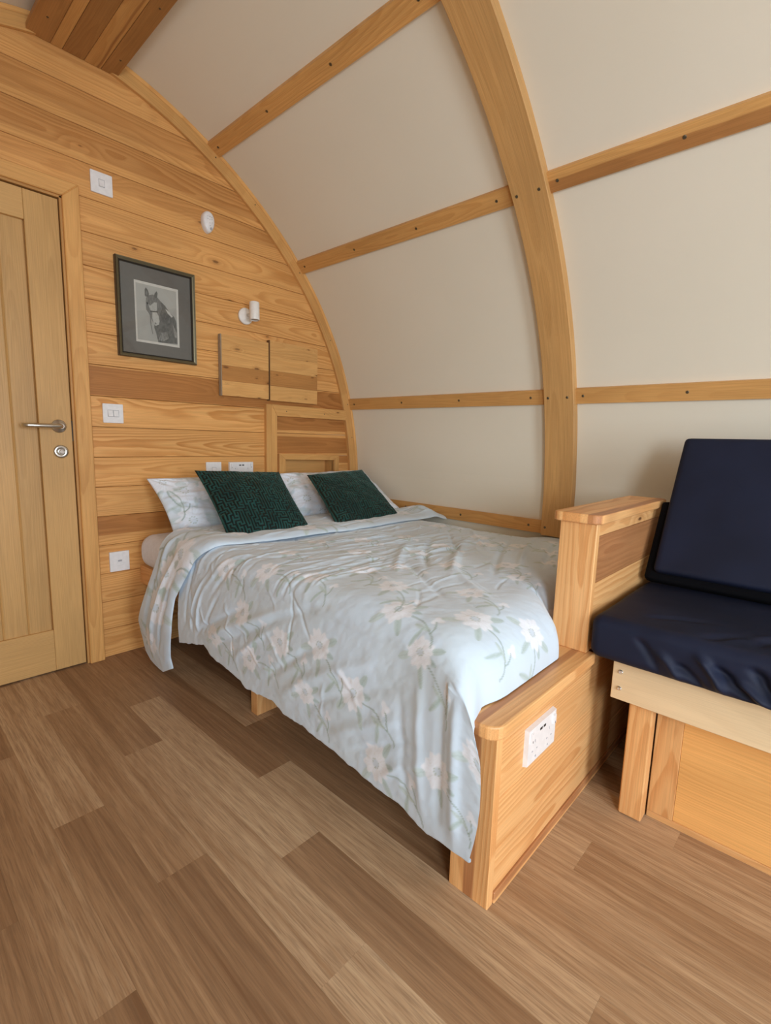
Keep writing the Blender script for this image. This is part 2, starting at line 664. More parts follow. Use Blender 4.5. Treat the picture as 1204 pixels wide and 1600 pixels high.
# ------------------------------------------------------------------ ceiling and side walls: one curved lining
ce = empty_structure('ceiling', 'cream curved lining between timber battens', 'ceiling')
wr = empty_structure('wall_right', 'cream low side wall panels behind bed and bench', 'wall')
wl = empty_structure('wall_left', 'cream curved wall panels', 'wall')
secs = [(0.945, 2.325), (-0.42, 0.945), (-1.79, -0.42), (YF, -1.79)]
cuts = [math.pi / 2, (BAT[0][0] + BAT[0][1]) / 2, (BAT[1][0] + BAT[1][1]) / 2, (BAT[2][0] + BAT[2][1]) / 2, (BAT[3][0] + BAT[3][1]) / 2, z_ang(-0.02)]
for side in (1, -1):
    for (ya, yb) in secs:
        for q in range(5):
            par = ce if q < 3 else (wr if side == 1 else wl)
            strip('lining_panel', cuts[q + 1], cuts[q], -0.012, -0.02, ya, yb, CREAM, par, side, n=14, bev=False)

# battens (rails along the room), cut at the ribs
bn = 1
segs = [(1.005, WY), (-0.36, 0.885), (-1.73, -0.485), (YF, -1.855)]
SCY = [[1.085, 1.478, 1.865, 2.25], [0.847, 0.46, 0.07, -0.30], [-0.6, -1.0, -1.6], [-1.95, -2.4]]
for side in (1, -1):
    for bi, (a0, a1) in enumerate(BAT):
        for si, (ya, yb) in enumerate(segs):
            if side == -1 and bi == 3 and si == 0:
                pass
            tr = strip('trim_%d' % bn, a0, a1, 0.004, -0.014, ya, yb, PINE_TRIM, None, side, n=3, ax='y', tone=RND.uniform(.9, 1.05),
                       heart=((-0.034, 0.006) if (bi == 1 and si == 1) else None))
            structure(tr)
            bn += 1
            for y in SCY[si]:
                t = (a0 + a1) / 2
                x, z = pp(t, 0.004, side)
                screw(tr, (x, y, z), (-side * math.cos(t), 0, -math.sin(t)) if t > 0 else (-side, 0, 0))
# ribs
for (ya, yb) in RIBS:
    for side in (1, -1):
        rb = strip('trim_%d' % bn, z_ang(0.572), math.pi / 2, 0.026, -0.012, ya, yb, RIBW, None, side, n=48, tone=1.0)
        structure(rb)
        bn += 1
        for bi, (a0, a1) in enumerate(BAT):
            t = (a0 + a1) / 2
            x, z = pp(t, 0.026, side)
            for y in (ya + 0.028, yb - 0.02):
                screw(rb, (x, y, z), (-side * math.cos(t), 0, -math.sin(t)) if t > 0 else (-side, 0, 0))
# end trim on the back wall: flat curved board with a light bead at its outer edge
for side in (1, -1):
    et = strip('trim_%d' % bn, z_ang(0.0), math.pi / 2, 0.052, 0.004, WY - 0.016, WY + 0.008, PINE_TRIM, None, side, n=56, tone=.95)
    structure(et)
    bn += 1
    strip('bead', z_ang(0.0), math.pi / 2, 0.004, -0.011, WY - 0.020, WY + 0.008, PINE_TRIM, et, side, n=56, tone=1.12)
    for dg in (69, 60, 46, 31, 16, 8):
        t = R(dg)
        x, z = pp(t, 0.018, side)
        screw(et, (x, WY - 0.0165, z), (0, -1, 0), 0.003)
# ridge: five planks under the crown
rg = empty_structure('trim_%d' % bn)
bn += 1
for (xa, xb, tn, ht) in ((.553, .630, .88, (-1, 1, .6)), (.630, .668, .95, None), (.668, .740, .78, (-1, 1, .6)), (.740, .798, .92, (0.012, 0.02)), (.798, .858, .80, (-1, 1, .6))):
    b = box('plank', xa + .0006, xb - .0006, YF, WY - .001, 2.393, 2.412, PINE_TRIM, rg, .0015, 'y', ht, tn)
for y in (2.18, 1.83, 1.48, 1.1, .7, .3, -.1):
    screw(rg, (.592, y, 2.393), (0, 0, -1), 0.004)
    screw(rg, (.832, y + .02, 2.393), (0, 0, -1), 0.004)

# ------------------------------------------------------------------ back wall: horizontal pine boards
wb = structure(link('wall_back', boxmesh('wall_back', -0.86, 2.28, 2.45, 2.49, -0.02, 2.48, 0), PLYEDGE), 'honey pine boarded end wall with knots', 'wall')
S = 0.127
tn = {0: .93, 1: .95, 2: .98, 3: 1.0, 4: 1.0, 5: 1.0, 6: 1.0, 7: 1.03, 8: 1.05, 9: .95, 10: 1.0, 11: 1.0, 12: 1.0, 13: .97, 14: .98, 15: .97, 16: .95, 17: .93, 18: .93, 19: .9}
hb = {4: (-0.018, 0.063), 9: (-0.06, 0.057), 16: (-0.035, 0.062, .45), 17: (-0.03, 0.063, .4), 18: (0.02, 0.06, .3), 15: (0.0, 0.063, .35), 19: (-.06, .06, .3)}


def wallboard(k, xa, xb, y0=WY, tone=None, heart=None, z0=None, z1=None, mat=PINE):
    za = k * S if z0 is None else z0
    zb = (k + 1) * S if z1 is None else z1
    zb = min(zb, 2.45)
    if xb is None:
        pts = [(xa, za + .0008)]
        for i in range(7):
            z = za + .0008 + (zb - za - .0016) * i / 6
            pts.append((x_at(min(z, 2.452), 0.02), z))
        pts.append((xa, zb - .0008))
    else:
        pts = [(xa, za + .0008), (xb, za + .0008), (xb, zb - .0008), (xa, zb - .0008)]
    return prism('board', pts, 'y', y0, y0 + 0.018, mat, wb, 0.0016, 1, 'x', hb.get(k) if heart is None else heart, tn.get(k, 1) if tone is None else tone, 'z', (0, 0, (k + .5) * S))


CASX = 0.690     # outer edge of the door casing
NX0 = 1.565      # the niche frame
for k in range(0, 19):
    za, zb = k * S, (k + 1) * S
    if zb <= 1.143 + .001:       # up to the niche frame top
        wallboard(k, CASX - .01, NX0 + .01)
    elif za < 1.89:
        wallboard(k, CASX - .01 if za < 1.93 else -0.5, None)
    else:
        wallboard(k, -0.55, None)
for k in range(0, 15):           # wall left of the door
    wallboard(k, -0.75, -0.14)
# darker boards inside the niche frame
for k, (t_, h_) in {8: (.98, (-.045, .064)), 7: (.96, (-.05, .045)), 6: (1.0, (.02, .064)), 5: (.97, None), 4: (.95, None)}.items():
    if k >= 7:
        wallboard(k, 1.595, None, WY + .006, t_, h_)
    else:
        wallboard(k, 1.595, 1.66, WY + .006, t_, h_)
        wallboard(k, 2.022, None, WY + .006, t_, h_ or (-.06, .06))
wallboard(6, 1.655, 2.03, WY + .006, 1.0, (-.1, .1), z0=0.868, z1=0.889)
for k in range(0, 4):
    wallboard(k, 1.575, None)

# niche box
niche = empty_structure('trim_%d' % bn, 'shallow pine lined wall niche behind the pillows', 'niche')
bn += 1
box('back_panel', 1.65, 2.03, 2.390, 2.40, .60, .875, PINE_TRIM, niche, 0, 'x', None, 1.1)
box('side_panel', 1.650, 1.660, WY + .004, 2.415, .60, .868, PINE_TRIM, niche, 0, 'z', None, .9)
box('side_panel', 2.021, 2.031, WY + .004, 2.415, .60, .868, PINE_TRIM, niche, 0, 'z', None, .95)
box('top_panel', 1.650, 2.031, WY + .004, 2.415, .868, .876, PINE_TRIM, niche, 0, 'x', None, .9)
box('shelf', 1.650, 2.031, WY + .004, 2.415, .60, .615, PINE_TRIM, niche, 0, 'x', None, .9)
ya, yb = WY - .016, WY + .010
prism('frame_rail', [(1.617, .903), (2.057, .893), (2.021, .862), (1.659, .870)], 'y', ya, yb, PINE_TRIM, niche, .0015, 1, 'x', None, 1.05)
prism('frame_stile', [(1.617, .903), (1.659, .870), (1.659, .60), (1.617, .60)], 'y', ya, yb, PINE_TRIM, niche, .0015, 1, 'z', None, 1.02)
prism('frame_stile', [(2.057, .893), (2.021, .862), (2.021, .60), (2.057, .60)], 'y', ya, yb, PINE_TRIM, niche, .0015, 1, 'z', None, 1.0)
# big frame round the dark boards
bf = empty_structure('trim_%d' % bn)
bn += 1
ya, yb = WY - .022, WY + .014
box('frame_stile', 1.530, 1.562, ya, yb, 0.0, 1.167, PINE_TRIM, bf, .0015, 'z', None, 1.0)
prism('frame_stile', [(1.563, 1.166), (1.5985, 1.107), (1.5985, 0.0), (1.563, 0.0)], 'y', ya, yb, PINE_TRIM, bf, .0015, 1, 'z', None, 1.04)
prism('frame_rail', [(1.5635, 1.167), (x_at(1.167, .045), 1.167), (x_at(1.107, .045), 1.107), (1.599, 1.107)], 'y', ya, yb, PINE_TRIM, bf, .0015, 1, 'x', None, 1.04)
screw(bf, (1.66, ya, 1.135), (0, -1, 0), .003)
screw(bf, (1.93, ya, 1.135), (0, -1, 0), .003)

# door casing
dc = empty_structure('trim_%d' % bn, 'pale pine architrave round the oak door', 'door casing')
bn += 1
prism('casing_stile', [(.632, 0), (.690, 0), (.690, 1.932), (.632, 1.876)], 'y', WY - .026, WY + .015, PINE_TRIM, dc, .003, 1, 'z', None, 1.1)
prism('casing_stile', [(-.094, 0), (-.152, 0), (-.152, 1.932), (-.094, 1.876)], 'y', WY - .026, WY + .015, PINE_TRIM, dc, .003, 1, 'z', None, 1.08)
prism('casing_head', [(-.152, 1.932), (.690, 1.932), (.632, 1.876), (-.094, 1.876)], 'y', WY - .026, WY + .015, PINE_TRIM, dc, .003, 1, 'x', None, 1.05)
box('jamb', .624, .6325, WY - .012, 2.45, 0, 1.876, PINE_TRIM, dc, 0.001, 'z', None, .85)
box('jamb', -.0945, -.086, WY - .012, 2.45, 0, 1.876, PINE_TRIM, dc, 0.001, 'z', None, .85)
box('jamb', -.0945, .6325, WY - .012, 2.45, 1.868, 1.877, PINE_TRIM, dc, 0.001, 'x', None, .85)

# door: oak ledge with vertical grooved boards
dr = empty_structure('door_1', 'closed oak door with grooved centre boards and steel lever handle', 'door')
DY = WY - .006
box('door_stile', .510, .6205, DY, DY + .04, .006, 1.863, OAK, dr, .0015, 'z', None, 1.0)
box('door_stile', -.083, .028, DY, DY + .04, .006, 1.863, OAK, dr, .0015, 'z', None, 1.0)
box('door_rail', .0285, .5095, DY, DY + .04, 1.757, 1.863, OAK, dr, .0015, 'x', None, 1.02)
box('door_rail', .0285, .5095, DY, DY + .04, .006, .182, OAK, dr, .0015, 'x', None, 1.04)
xs = [.5095 - .081 * i for i in range(7)]
xs[-1] = .0285
for i in range(6):
    box('door_board', xs[i + 1], xs[i], DY + .012, DY + .03, .175, 1.76, OAK, dr, .0045, 'z', None, (0.93, 1.02, .96, 1.0, .97, 1.0)[i])
hd = empty_structure('door_handle')
hd.parent = dr
del hd['kind']
lathe('rose', [(.026, 0), (.026, .006), (.024, .009), (.011, .009), (.0095, .012), (.0095, .045)], (.575, DY, 1.013), (0, -1, 0), STEEL, hd, 28)
# lever: bent bar
bm = bmesh.new()
path = [(.575, DY - .035, 1.013), (.572, DY - .047, 1.013), (.562, DY - .053, 1.013), (.53, DY - .054, 1.013), (.50, DY - .054, 1.013), (.466, DY - .053, 1.013), (.456, DY - .048, 1.013), (.453, DY - .038, 1.013), (.453, DY - .026, 1.013)]
V, Fc = [], []
n = 12
for i, p in enumerate(path):
    a = Vector(path[max(i - 1, 0)])
    b = Vector(path[min(i + 1, len(path) - 1)])
    d = (b - a).normalized()
    u = d.cross(Vector((0, 0, 1))).normalized()
    for k in range(n):
        t = 2 * math.pi * k / n
        V.append(Vector(p) + (u * math.cos(t) + Vector((0, 0, 1)) * math.sin(t)) * .0085)
for i in range(len(path) - 1):
    for k in range(n):
        Fc.append((i * n + k, i * n + (k + 1) % n, (i + 1) * n + (k + 1) % n, (i + 1) * n + k))
Fc.append(tuple(range(n))[::-1])
Fc.append(tuple(range((len(path) - 1) * n, len(path) * n)))
bm.free()
link('lever', mesh_np('lever', V, Fc, True), STEEL, hd)
lk = lathe('lock_rose', [(.026, 0), (.026, .006), (.023, .009), (.012, .009), (.011, .006)], (.577, DY, .913), (0, -1, 0), STEEL, dr, 28)
lathe('thumb_turn', [(.009, .004), (.009, .012), (.007, .014)], (.577, DY, .913), (0, -1, 0), STEEL, lk, 16)
box('latch_plate', .6206, .6238, DY - .001, DY + .02, .955, 1.035, FRAMEDK, dr, 0)

# ------------------------------------------------------------------ front gable with glazed opening (behind the camera)
wf = structure(link('wall_front', boxmesh('wall_front', -0.86, 2.28, YF - .12, YF - .10, 2.0, 2.48, 0), PINE_TRIM))
grain(wf.data, 'x')
for (xa, xb, za, zb) in ((-.86, -.62, -.02, 2.0), (.74, 2.28, -.02, 2.0)):
    box('board', xa, xb, YF - .12, YF - .10, za, zb, PINE_TRIM, wf, 0, 'z')
for (xa, xb, za, zb) in ((-.62, -.56, 0, 2.0), (.68, .74, 0, 2.0), (.03, .09, 0, 2.0), (-.62, .74, 1.94, 2.0), (-.62, .74, 0, .1)):
    box('glazing_bar', xa, xb, YF - .12, YF - .07, za, zb, PINE_TRIM, wf, .002, 'z')

# ------------------------------------------------------------------ electrical fittings on the back wall


def plate(root, x0, x1, z0, z1, y, t=.009, name='faceplate'):
    return prism(name, roundrect(x0, x1, z0, z1, .003, 3), 'y', y - t, y, WHITE, root, .0015, 2)


def switch(x, z, label, rockers=1, w=.080, group='light switches on the end wall'):
    t = thing('light_switch', label, 'switch', group=group)
    plate(t, x - w / 2, x + w / 2, z - .04, z + .04, WY)
    for r_ in range(rockers):
        xx = x + (r_ - (rockers - 1) / 2) * .022
        me = mesh_np('rocker', [(xx - .010, WY - .0088, z - .013), (xx + .010, WY - .0088, z - .013), (xx + .010, WY - .0088, z + .013), (xx - .010, WY - .0088, z + .013),
                                (xx - .009, WY - .0140, z - .012), (xx + .009, WY - .0140, z - .012), (xx + .009, WY - .0105, z + .012), (xx - .009, WY - .0105, z + .012)],
                     [(0, 1, 5, 4), (1, 2, 6, 5), (2, 3, 7, 6), (3, 0, 4, 7), (4, 5, 6, 7)])
        link('rocker', me, WHITE, t)
        box('rocker_gap', xx - .0112, xx + .0112, WY - .0094, WY - .0088, z - .0142, z + .0142, GREY, t, 0)
    return t


switch(.778, 1.974, 'white square switch plate high beside the door head', 1)
switch(.778, 1.074, 'white rocker light switch level with the door handle', 2)
switch(1.231, .822, 'white switch plate by the double socket, half hidden behind green cushion', 1)
t = thing('outlet_plate', 'low white square outlet plate beside the bed rail', 'outlet')
plate(t, .733, .814, .387, .475, WY, .011)
box('module', .760, .788, WY - .0125, WY - .010, .412, .442, WHITE, t, .001)
box('module_mark', .766, .782, WY - .0130, WY - .0124, .430, .438, GREY, t, 0)


def double_socket(t, P):
    """P(u, v, w): u across (m from centre), v up, w out of the wall -> world point"""
    def bx(name, u0, u1, v0, v1, w0, w1, mat, ch=0.0):
        c = [(u0, v0), (u1, v0), (u1, v1), (u0, v1)]
        V = [P(u, v, w0) for u, v in c] + [P(u0 + ch, v0 + ch, w1), P(u1 - ch, v0 + ch, w1), P(u1 - ch, v1 - ch, w1), P(u0 + ch, v1 - ch, w1)]
        return link(name, mesh_np(name, V, [(3, 2, 1, 0), (4, 5, 6, 7), (0, 1, 5, 4), (1, 2, 6, 5), (2, 3, 7, 6), (3, 0, 4, 7)]), mat, t)
    bx('faceplate', -.070, .070, -.041, .041, 0, .010, WHITE, .002)
    for s in (-1, 1):
        u = s * .036
        bx('pin_slot', u - .0014, u + .0014, .004, .010, .0099, .0104, GREY)
        for q in (-1, 1):
            bx('pin_slot', u + q * .011 - .0025, u + q * .011 + .0025, -.0140, -.0115, .0099, .0104, GREY)
        bx('switch_rocker', s * .056 - .006, s * .056 + .006, .010, .032, .0099, .0145, WHITE, .0012)
        bx('rocker_mark', s * .056 - .0010, s * .056 + .0010, .0115, .016, .0144, .0149, DARK)
    for q in (-1, 1):
        bx('usb_port', q * .0085 - .006, q * .0085 + .006, .021, .0265, .0099, .0104, DARK)
    for q in (-1, 1):
        bx('screw_cap', q * .030 - .0022, q * .030 + .0022, -.0315, -.027, .0099, .0108, GREY, .0006)


t = thing('double_socket', 'white double wall socket with two charging ports above the bed pillows', 'socket')
double_socket(t, lambda u, v, w: (1.385 + u, WY - w, .820 + v))

# alarm
t = thing('carbon_monoxide_alarm', 'small white oval alarm high on the pine end wall', 'alarm')
V, Fc = [], []
n = 28
prof = [(1.0, 0), (1.0, .016), (.93, .024), (.78, .028), (0.01, .030)]
for s, h in prof:
    for k in range(n):
        a = 2 * math.pi * k / n
        w = .0285 * (1 + .14 * math.sin(a))
        V.append((1.225 + s * w * math.cos(a), WY - h, 1.970 + s * .047 * math.sin(a)))
for i in range(len(prof) - 1):
    for k in range(n):
        Fc.append((i * n + k, i * n + (k + 1) % n, (i + 1) * n + (k + 1) % n, (i + 1) * n + k))
link('housing', mesh_np('housing', V, Fc, True), WHITE, t)
lathe('test_button', [(.006, .028), (.006, .031), (.004, .032)], (1.232, WY, 1.940), (0, -1, 0), GREY, t, 14)
for i, (u, v) in enumerate(((-.010, .020), (.0, .021), (.010, .020), (-.010, .010), (0, .008), (.010, .010), (.012, -.003), (0, -.006), (.002, -.018))):
    box('vent_slot' if i < 6 else 'print_mark', 1.226 + u - .0025, 1.226 + u + .0025, WY - .0305, WY - .0275, 1.97 + v - .0008, 1.97 + v + .0008, GREY, t, 0)

# reading lamp
t = thing('reading_spotlight', 'white cylindrical reading spotlight on round base above the wall flaps', 'lamp')
lathe('wall_base', [(.040, 0), (.040, .010), (.037, .014), (.012, .016)], (1.420, WY, 1.592), (0, -1, 0), LAMPWHITE, t, 32)
lathe('swivel_arm', [(.007, 0), (.007, .030), (.010, .032), (.010, .044)], (1.426, WY - .014, 1.597), (.25, -1, 0), LAMPWHITE, t, 16)
sh = lathe('lamp_shade', [(.0235, -.043), (.0245, -.041), (.0245, .040), (.0235, .042), (.021, .042), (.021, .034), (.004, .034)], (1.425, WY - .080, 1.606), (-.02, -.05, -1), LAMPWHITE, t, 32)
lathe('lamp_lens', [(.0205, .035), (.0205, .037), (.012, .038)], (1.425, WY - .080, 1.606), (-.02, -.05, -1), GREY, sh, 20)
screw(t, (1.397, WY - .013, 1.596), (0, -1, 0), .003)

# two knotty pine flaps on the wall, edge lipped
for i, (xa, xb, lab) in enumerate(((1.268, 1.528, 'knotty pine wall flap nearer the door, with bare ply edge'), (1.545, 1.856, 'knotty pine wall flap nearer the curved wall, dark gap at its side'))):
    t = thing('wall_flap', lab, 'panel')
    y0 = WY - .052
    y0 = WY - .030
    zb_, zt_ = (1.190, 1.480) if i == 0 else (1.186, 1.494)
    xb = xb + .012
    nb = 4
    for k in range(nb):
        a = zb_ + (zt_ - zb_) * k / nb
        b = zb_ + (zt_ - zb_) * (k + 1) / nb
        box('panel_board', xa + .0045, xb, y0, y0 + .022, a + .0002, b - .0002, PINE_KNOT, t, 0.0006, 'x', (-1, 1) if k == 1 else None, (1.06, 1.05, 1.0, .98)[k])
    box('edge_gap_strip', xa, xa + .0042, y0 + .001, y0 + .024, zb_ - .001, zt_ + .001, PLYEDGE if i == 0 else GAPSHADE, t, 0)  # ply edge on the first flap; on the second, gap shade painted brown
    box('hinge_block', xa + .02, xb - .02, y0 + .0222, WY, zt_ - .03, zt_ - .005, DARK, t, 0)

# ------------------------------------------------------------------ framed horse drawing
t = thing('framed_drawing', 'framed pencil drawing of a horse head with grey mount', 'picture')
fx0, fx1, fz0, fz1 = .810, 1.150, 1.318, 1.719
yb_, yf_ = WY - .001, WY - .024
mx0, mx1, mz0, mz1 = fx0 + .019, fx1 - .019, fz0 + .019, fz1 - .019
for nm, q in (('top', 0), ('right', 1), ('bottom', 2), ('left', 3)):
    O = [(fx0, fz1), (fx1, fz1), (fx1, fz0), (fx0, fz0)]
    I = [(mx0, mz1), (mx1, mz1), (mx1, mz0), (mx0, mz0)]
    def lerp(a, b, s):
        return (a[0] + (b[0] - a[0]) * s, a[1] + (b[1] - a[1]) * s)
    a, b = q, (q + 1) % 4
    rows = [(0, WY), (0, yf_ + .004), (.10, yf_), (.34, yf_ + .001), (.36, yf_ + .003), (.70, yf_ + .0055), (.74, yf_ + .004), (.84, yf_ + .006), (1.0, yf_ + .010), (1.0, WY - .004)]
    V = []
    for s, y in rows:
        for pt in (lerp(O[a], I[a], s), lerp(O[b], I[b], s)):
            V.append((pt[0], y, pt[1]))
    Fc = [(2 * i, 2 * i + 1, 2 * i + 3, 2 * i + 2) for i in range(len(rows) - 1)]
    me = mesh_np('frame_side', V, Fc)
    bm = bmesh.new(); bm.from_mesh(me); bm.normal_update()
    for f in bm.faces:
        s_mid = [0, .05, .22, .35, .53, .72, .8, .92, 1][f.index]
        f.material_index = 1 if f.index in (2, 4) else 0
    bm.to_mesh(me); bm.free()
    link('frame_side', me, [FRAMEDK, FRAMEGD], t)
hx0, hx1, hz0, hz1 = .893, 1.067, 1.397, 1.630      # the drawing sheet
wx0, wx1, wz0, wz1 = .885, 1.075, 1.387, 1.640
for (a, b, c, d) in ((mx0, wx0, mz0, mz1), (wx1, mx1, mz0, mz1), (wx0, wx1, wz1, mz1), (wx0, wx1, mz0, wz0)):
    pass
V = [(mx0 - .002, WY - .008, mz0 - .002), (mx1 + .002, WY - .008, mz0 - .002), (mx1 + .002, WY - .008, mz1 + .002), (mx0 - .002, WY - .008, mz1 + .002), (wx0, WY - .008, wz0), (wx1, WY - .008, wz0), (wx1, WY - .008, wz1), (wx0, WY - .008, wz1)]
link('mount', mesh_np('mount', V, [(0, 1, 5, 4), (1, 2, 6, 5), (2, 3, 7, 6), (3, 0, 4, 7)]), MATG, t)
V = [(wx0, WY - .008, wz0), (wx1, WY - .008, wz0), (wx1, WY - .008, wz1), (wx0, WY - .008, wz1), (hx0, WY - .0055, hz0), (hx1, WY - .0055, hz0), (hx1, WY - .0055, hz1), (hx0, WY - .0055, hz1)]
link('mount_bevel', mesh_np('mount_bevel', V, [(0, 1, 5, 4), (1, 2, 6, 5), (2, 3, 7, 6), (3, 0, 4, 7)]), MATW, t)


def inpoly(X, Y, poly):
    c = np.zeros(X.shape, bool)
    n_ = len(poly)
    for i in range(n_):
        x1, y1 = poly[i]
        x2, y2 = poly[(i + 1) % n_]
        if y1 == y2:
            continue
        c ^= ((y1 > Y) != (y2 > Y)) & (X < (x2 - x1) * (Y - y1) / (y2 - y1) + x1)
    return c


def vnoise(X, Y, seed, octs=3):
    """smooth value noise"""
    rg_ = np.random.RandomState(seed)
    tab = rg_.rand(256, 256)
    out = np.zeros(np.broadcast(X, Y).shape)
    amp, tot = 1.0, 0
    for o_ in range(octs):
        x, y = X * 2 ** o_ + 17.3 * o_, Y * 2 ** o_ + 9.1 * o_
        xi, yi = np.floor(x).astype(int), np.floor(y).astype(int)
        fx, fy = x - xi, y - yi
        fx, fy = fx * fx * (3 - 2 * fx), fy * fy * (3 - 2 * fy)
        a = tab[xi % 256, yi % 256]; b = tab[(xi + 1) % 256, yi % 256]
        c = tab[xi % 256, (yi + 1) % 256]; d = tab[(xi + 1) % 256, (yi + 1) % 256]
        out += amp * ((a * (1 - fx) + b * fx) * (1 - fy) + (c * (1 - fx) + d * fx) * fy)
        tot += amp
        amp *= .5
    return out / tot


nx_, nz_ = 190, 250
u, v = np.meshgrid(np.linspace(0, 1, nx_), np.linspace(0, 1, nz_), indexing='ij')   # v: 0 top
# drawing coordinates: 445 x 620 units
X = 375 + u * 447
Y = 435 + v * 620 + (X - 375) * .205
shade = 0.40 + .05 * vnoise(u * 5, v * 7, 3)
shade -= .035 * (Y > 745 + (X - 375) * -.06)
def fill(poly, val, soft=.05, f=40, sd=1):
    global shade
    mk = inpoly(X, Y, poly)
    nn = vnoise(X / f * 2, Y / f, sd, 4)
    shade = np.where(mk, val + soft * (nn - .5) * 2, shade)
fill([(575, 800), (600, 690), (640, 640), (690, 690), (740, 770), (790, 815), (812, 870), (830, 1130), (600, 1100), (580, 1000), (560, 930)], .15, .06, 30, 2)      # neck and body
fill([(690, 725), (720, 745), (775, 810), (760, 822), (715, 775)], .55, .05)                                        # white on the withers
fill([(640, 990), (700, 985), (720, 1060), (660, 1090), (600, 1075)], .24, .12, 16, 5)
fill([(770, 900), (815, 1000), (815, 1060), (790, 1050)], .28, .12, 14, 6)
fill([(478, 640), (482, 600), (510, 575), (560, 565), (600, 590), (640, 640), (650, 720), (625, 800), (615, 870), (560, 890), (530, 830), (500, 760), (478, 730)], .20, .07, 22, 7)   # head
fill([(470, 575), (470, 515), (484, 487), (505, 520), (517, 560), (505, 590), (480, 590)], .14, .05, 12, 8)          # ear
fill([(480, 560), (483, 520), (500, 545), (500, 580)], .22, .03)
fill([(568, 585), (578, 552), (600, 528), (610, 550), (604, 590), (590, 605)], .14, .04, 12, 9)
fill([(500, 655), (520, 690), (545, 670), (570, 650), (600, 655), (598, 740), (560, 760), (530, 745), (512, 700)], .42, .08, 20, 10)  # blaze
fill([(545, 762), (590, 762), (612, 800), (622, 860), (612, 900), (575, 912), (555, 880), (540, 820)], .47, .06, 18, 11)   # muzzle
fill([(560, 880), (575, 872), (590, 890), (578, 898)], .22, .02)
fill([(520, 742), (605, 752), (605, 764), (520, 756)], .10, .02)        # noseband
fill([(484, 650), (500, 655), (505, 672), (490, 676)], .05, .01)        # eye
fill([(515, 770), (524, 770), (530, 900), (545, 1000), (538, 1004), (520, 900)], .20, .02)   # lead rope
P = np.stack([hx0 - .001 + u * (hx1 - hx0 + .002), np.full_like(u, WY - .0052), hz1 + .001 - v * (hz1 - hz0 + .002)], -1)
me = grid_mesh('drawing_sheet', P, smooth=False)
col = np.stack([shade, shade * .955, shade * .83, np.ones_like(shade)], -1)
at = me.attributes.new('print', 'FLOAT_COLOR', 'POINT')
at.data.foreach_set('color', col.astype(np.float32).ravel())
link('drawing_sheet', me, PAPERP, t)
gl = NT('picture_glass')
gl.b.inputs['Transmission Weight'].default_value = 1.0
gl.b.inputs['Roughness'].default_value = 0.03
gl.b.inputs['IOR'].default_value = 1.25
link('glass', mesh_np('glass', [(mx0 - .001, WY - .0125, mz0 - .001), (mx1 + .001, WY - .0125, mz0 - .001), (mx1 + .001, WY - .0125, mz1 + .001), (mx0 - .001, WY - .0125, mz1 + .001)], [(0, 1, 2, 3)]), gl.m, t)
bpy.data.objects['glass'].data.materials[0] = gl.m
tr_ = gl.t.nodes.new('ShaderNodeBsdfTransparent')
gs = gl.t.nodes.new('ShaderNodeBsdfGlossy'); gs.inputs['Roughness'].default_value = .02
fr_ = gl.t.nodes.new('ShaderNodeFresnel'); fr_.inputs[0].default_value = 1.45
mx_ = gl.t.nodes.new('ShaderNodeMixShader')
gl.t.links.new(fr_.outputs[0], mx_.inputs[0]); gl.t.links.new(tr_.outputs[0], mx_.inputs[1]); gl.t.links.new(gs.outputs[0], mx_.inputs[2])
gl.t.links.new(mx_.outputs[0], gl.t.nodes['Material Output'].inputs[0])

# ------------------------------------------------------------------ stepped partition at the foot of the bed
pt = thing('bed_partition', 'stepped pine partition with rounded caps at the foot of the bed', 'partition')
PY0, PY1 = .449, .550
box('end_post', .847, .870, PY0, PY1, 0, .415, LARCH, pt, .002, 'z', (-.012, .014), 1.0)
for k in range(4):       # low front boards and their twins on the bed side
    z0, z1 = max(k * S, .028), min((k + 1) * S, .415)
    box('board', .871, 1.92, PY0 + .002, PY0 + .014, z0 + .0006, z1 - .0006, LARCH, pt, .001, 'x', None, (1.0, 1.02, .98, 1.0)[k])
    box('board', .871, 1.92, PY1 - .014, PY1 - .002, z0 + .0006, z1 - .0006, LARCH, pt, .001, 'x', None, .95)
box('skirting', .8715, 1.92, PY0 - .003, PY0 + .012, 0.0, .028, LARCH, pt, .002, 'x', (-.004, .02), 1.02)
def rc(cx_, cy_, r, a0, a1, n_=6):
    return [(cx_ + r * math.cos(R(a0 + (a1 - a0) * i / n_)), cy_ + r * math.sin(R(a0 + (a1 - a0) * i / n_))) for i in range(n_ + 1)]


prism('low_cap', rc(.842, .466, .036, 180, 270) + rc(1.315, .442, .012, 270, 360) + [(1.327, .5535), (.806, .5535)], 'z', .415, .445, LARCH, pt, .004, 2, 'x', (-.02, .0), .98, 'y', (0, .49, 0))
# high part
box('end_post', 1.300, 1.322, PY0, PY1 - .002, .4452, .797, LARCH, pt, .002, 'z', None, .97)
hz = [(.4452, .508, .95, None), (.508, .635, .92, None), (.635, .762, .85, (-.1, .1)), (.762, .797, 1.0, None)]
for (a, b, tn_, ht) in hz:
    box('board', 1.323, 1.92, PY0 + .002, PY0 + .014, a + .0006, b - .0006, LARCH, pt, .001, 'x', ht, tn_ * 1.06)
    box('board', 1.323, 1.92, PY1 - .014, PY1 - .002, a + .0006, b - .0006, LARCH, pt, .001, 'x', ht, tn_)
prism('high_cap', rc(1.312, .464, .028, 180, 270) + rc(1.899, .464, .028, 270, 360) + [(1.927, .5655)] + rc(1.304, .5455, .020, 90, 180, 4), 'z', .797, .822, LARCH, pt, .004, 2, 'x', (-.062, -.03), 1.0, 'y', (0, .50, 0))

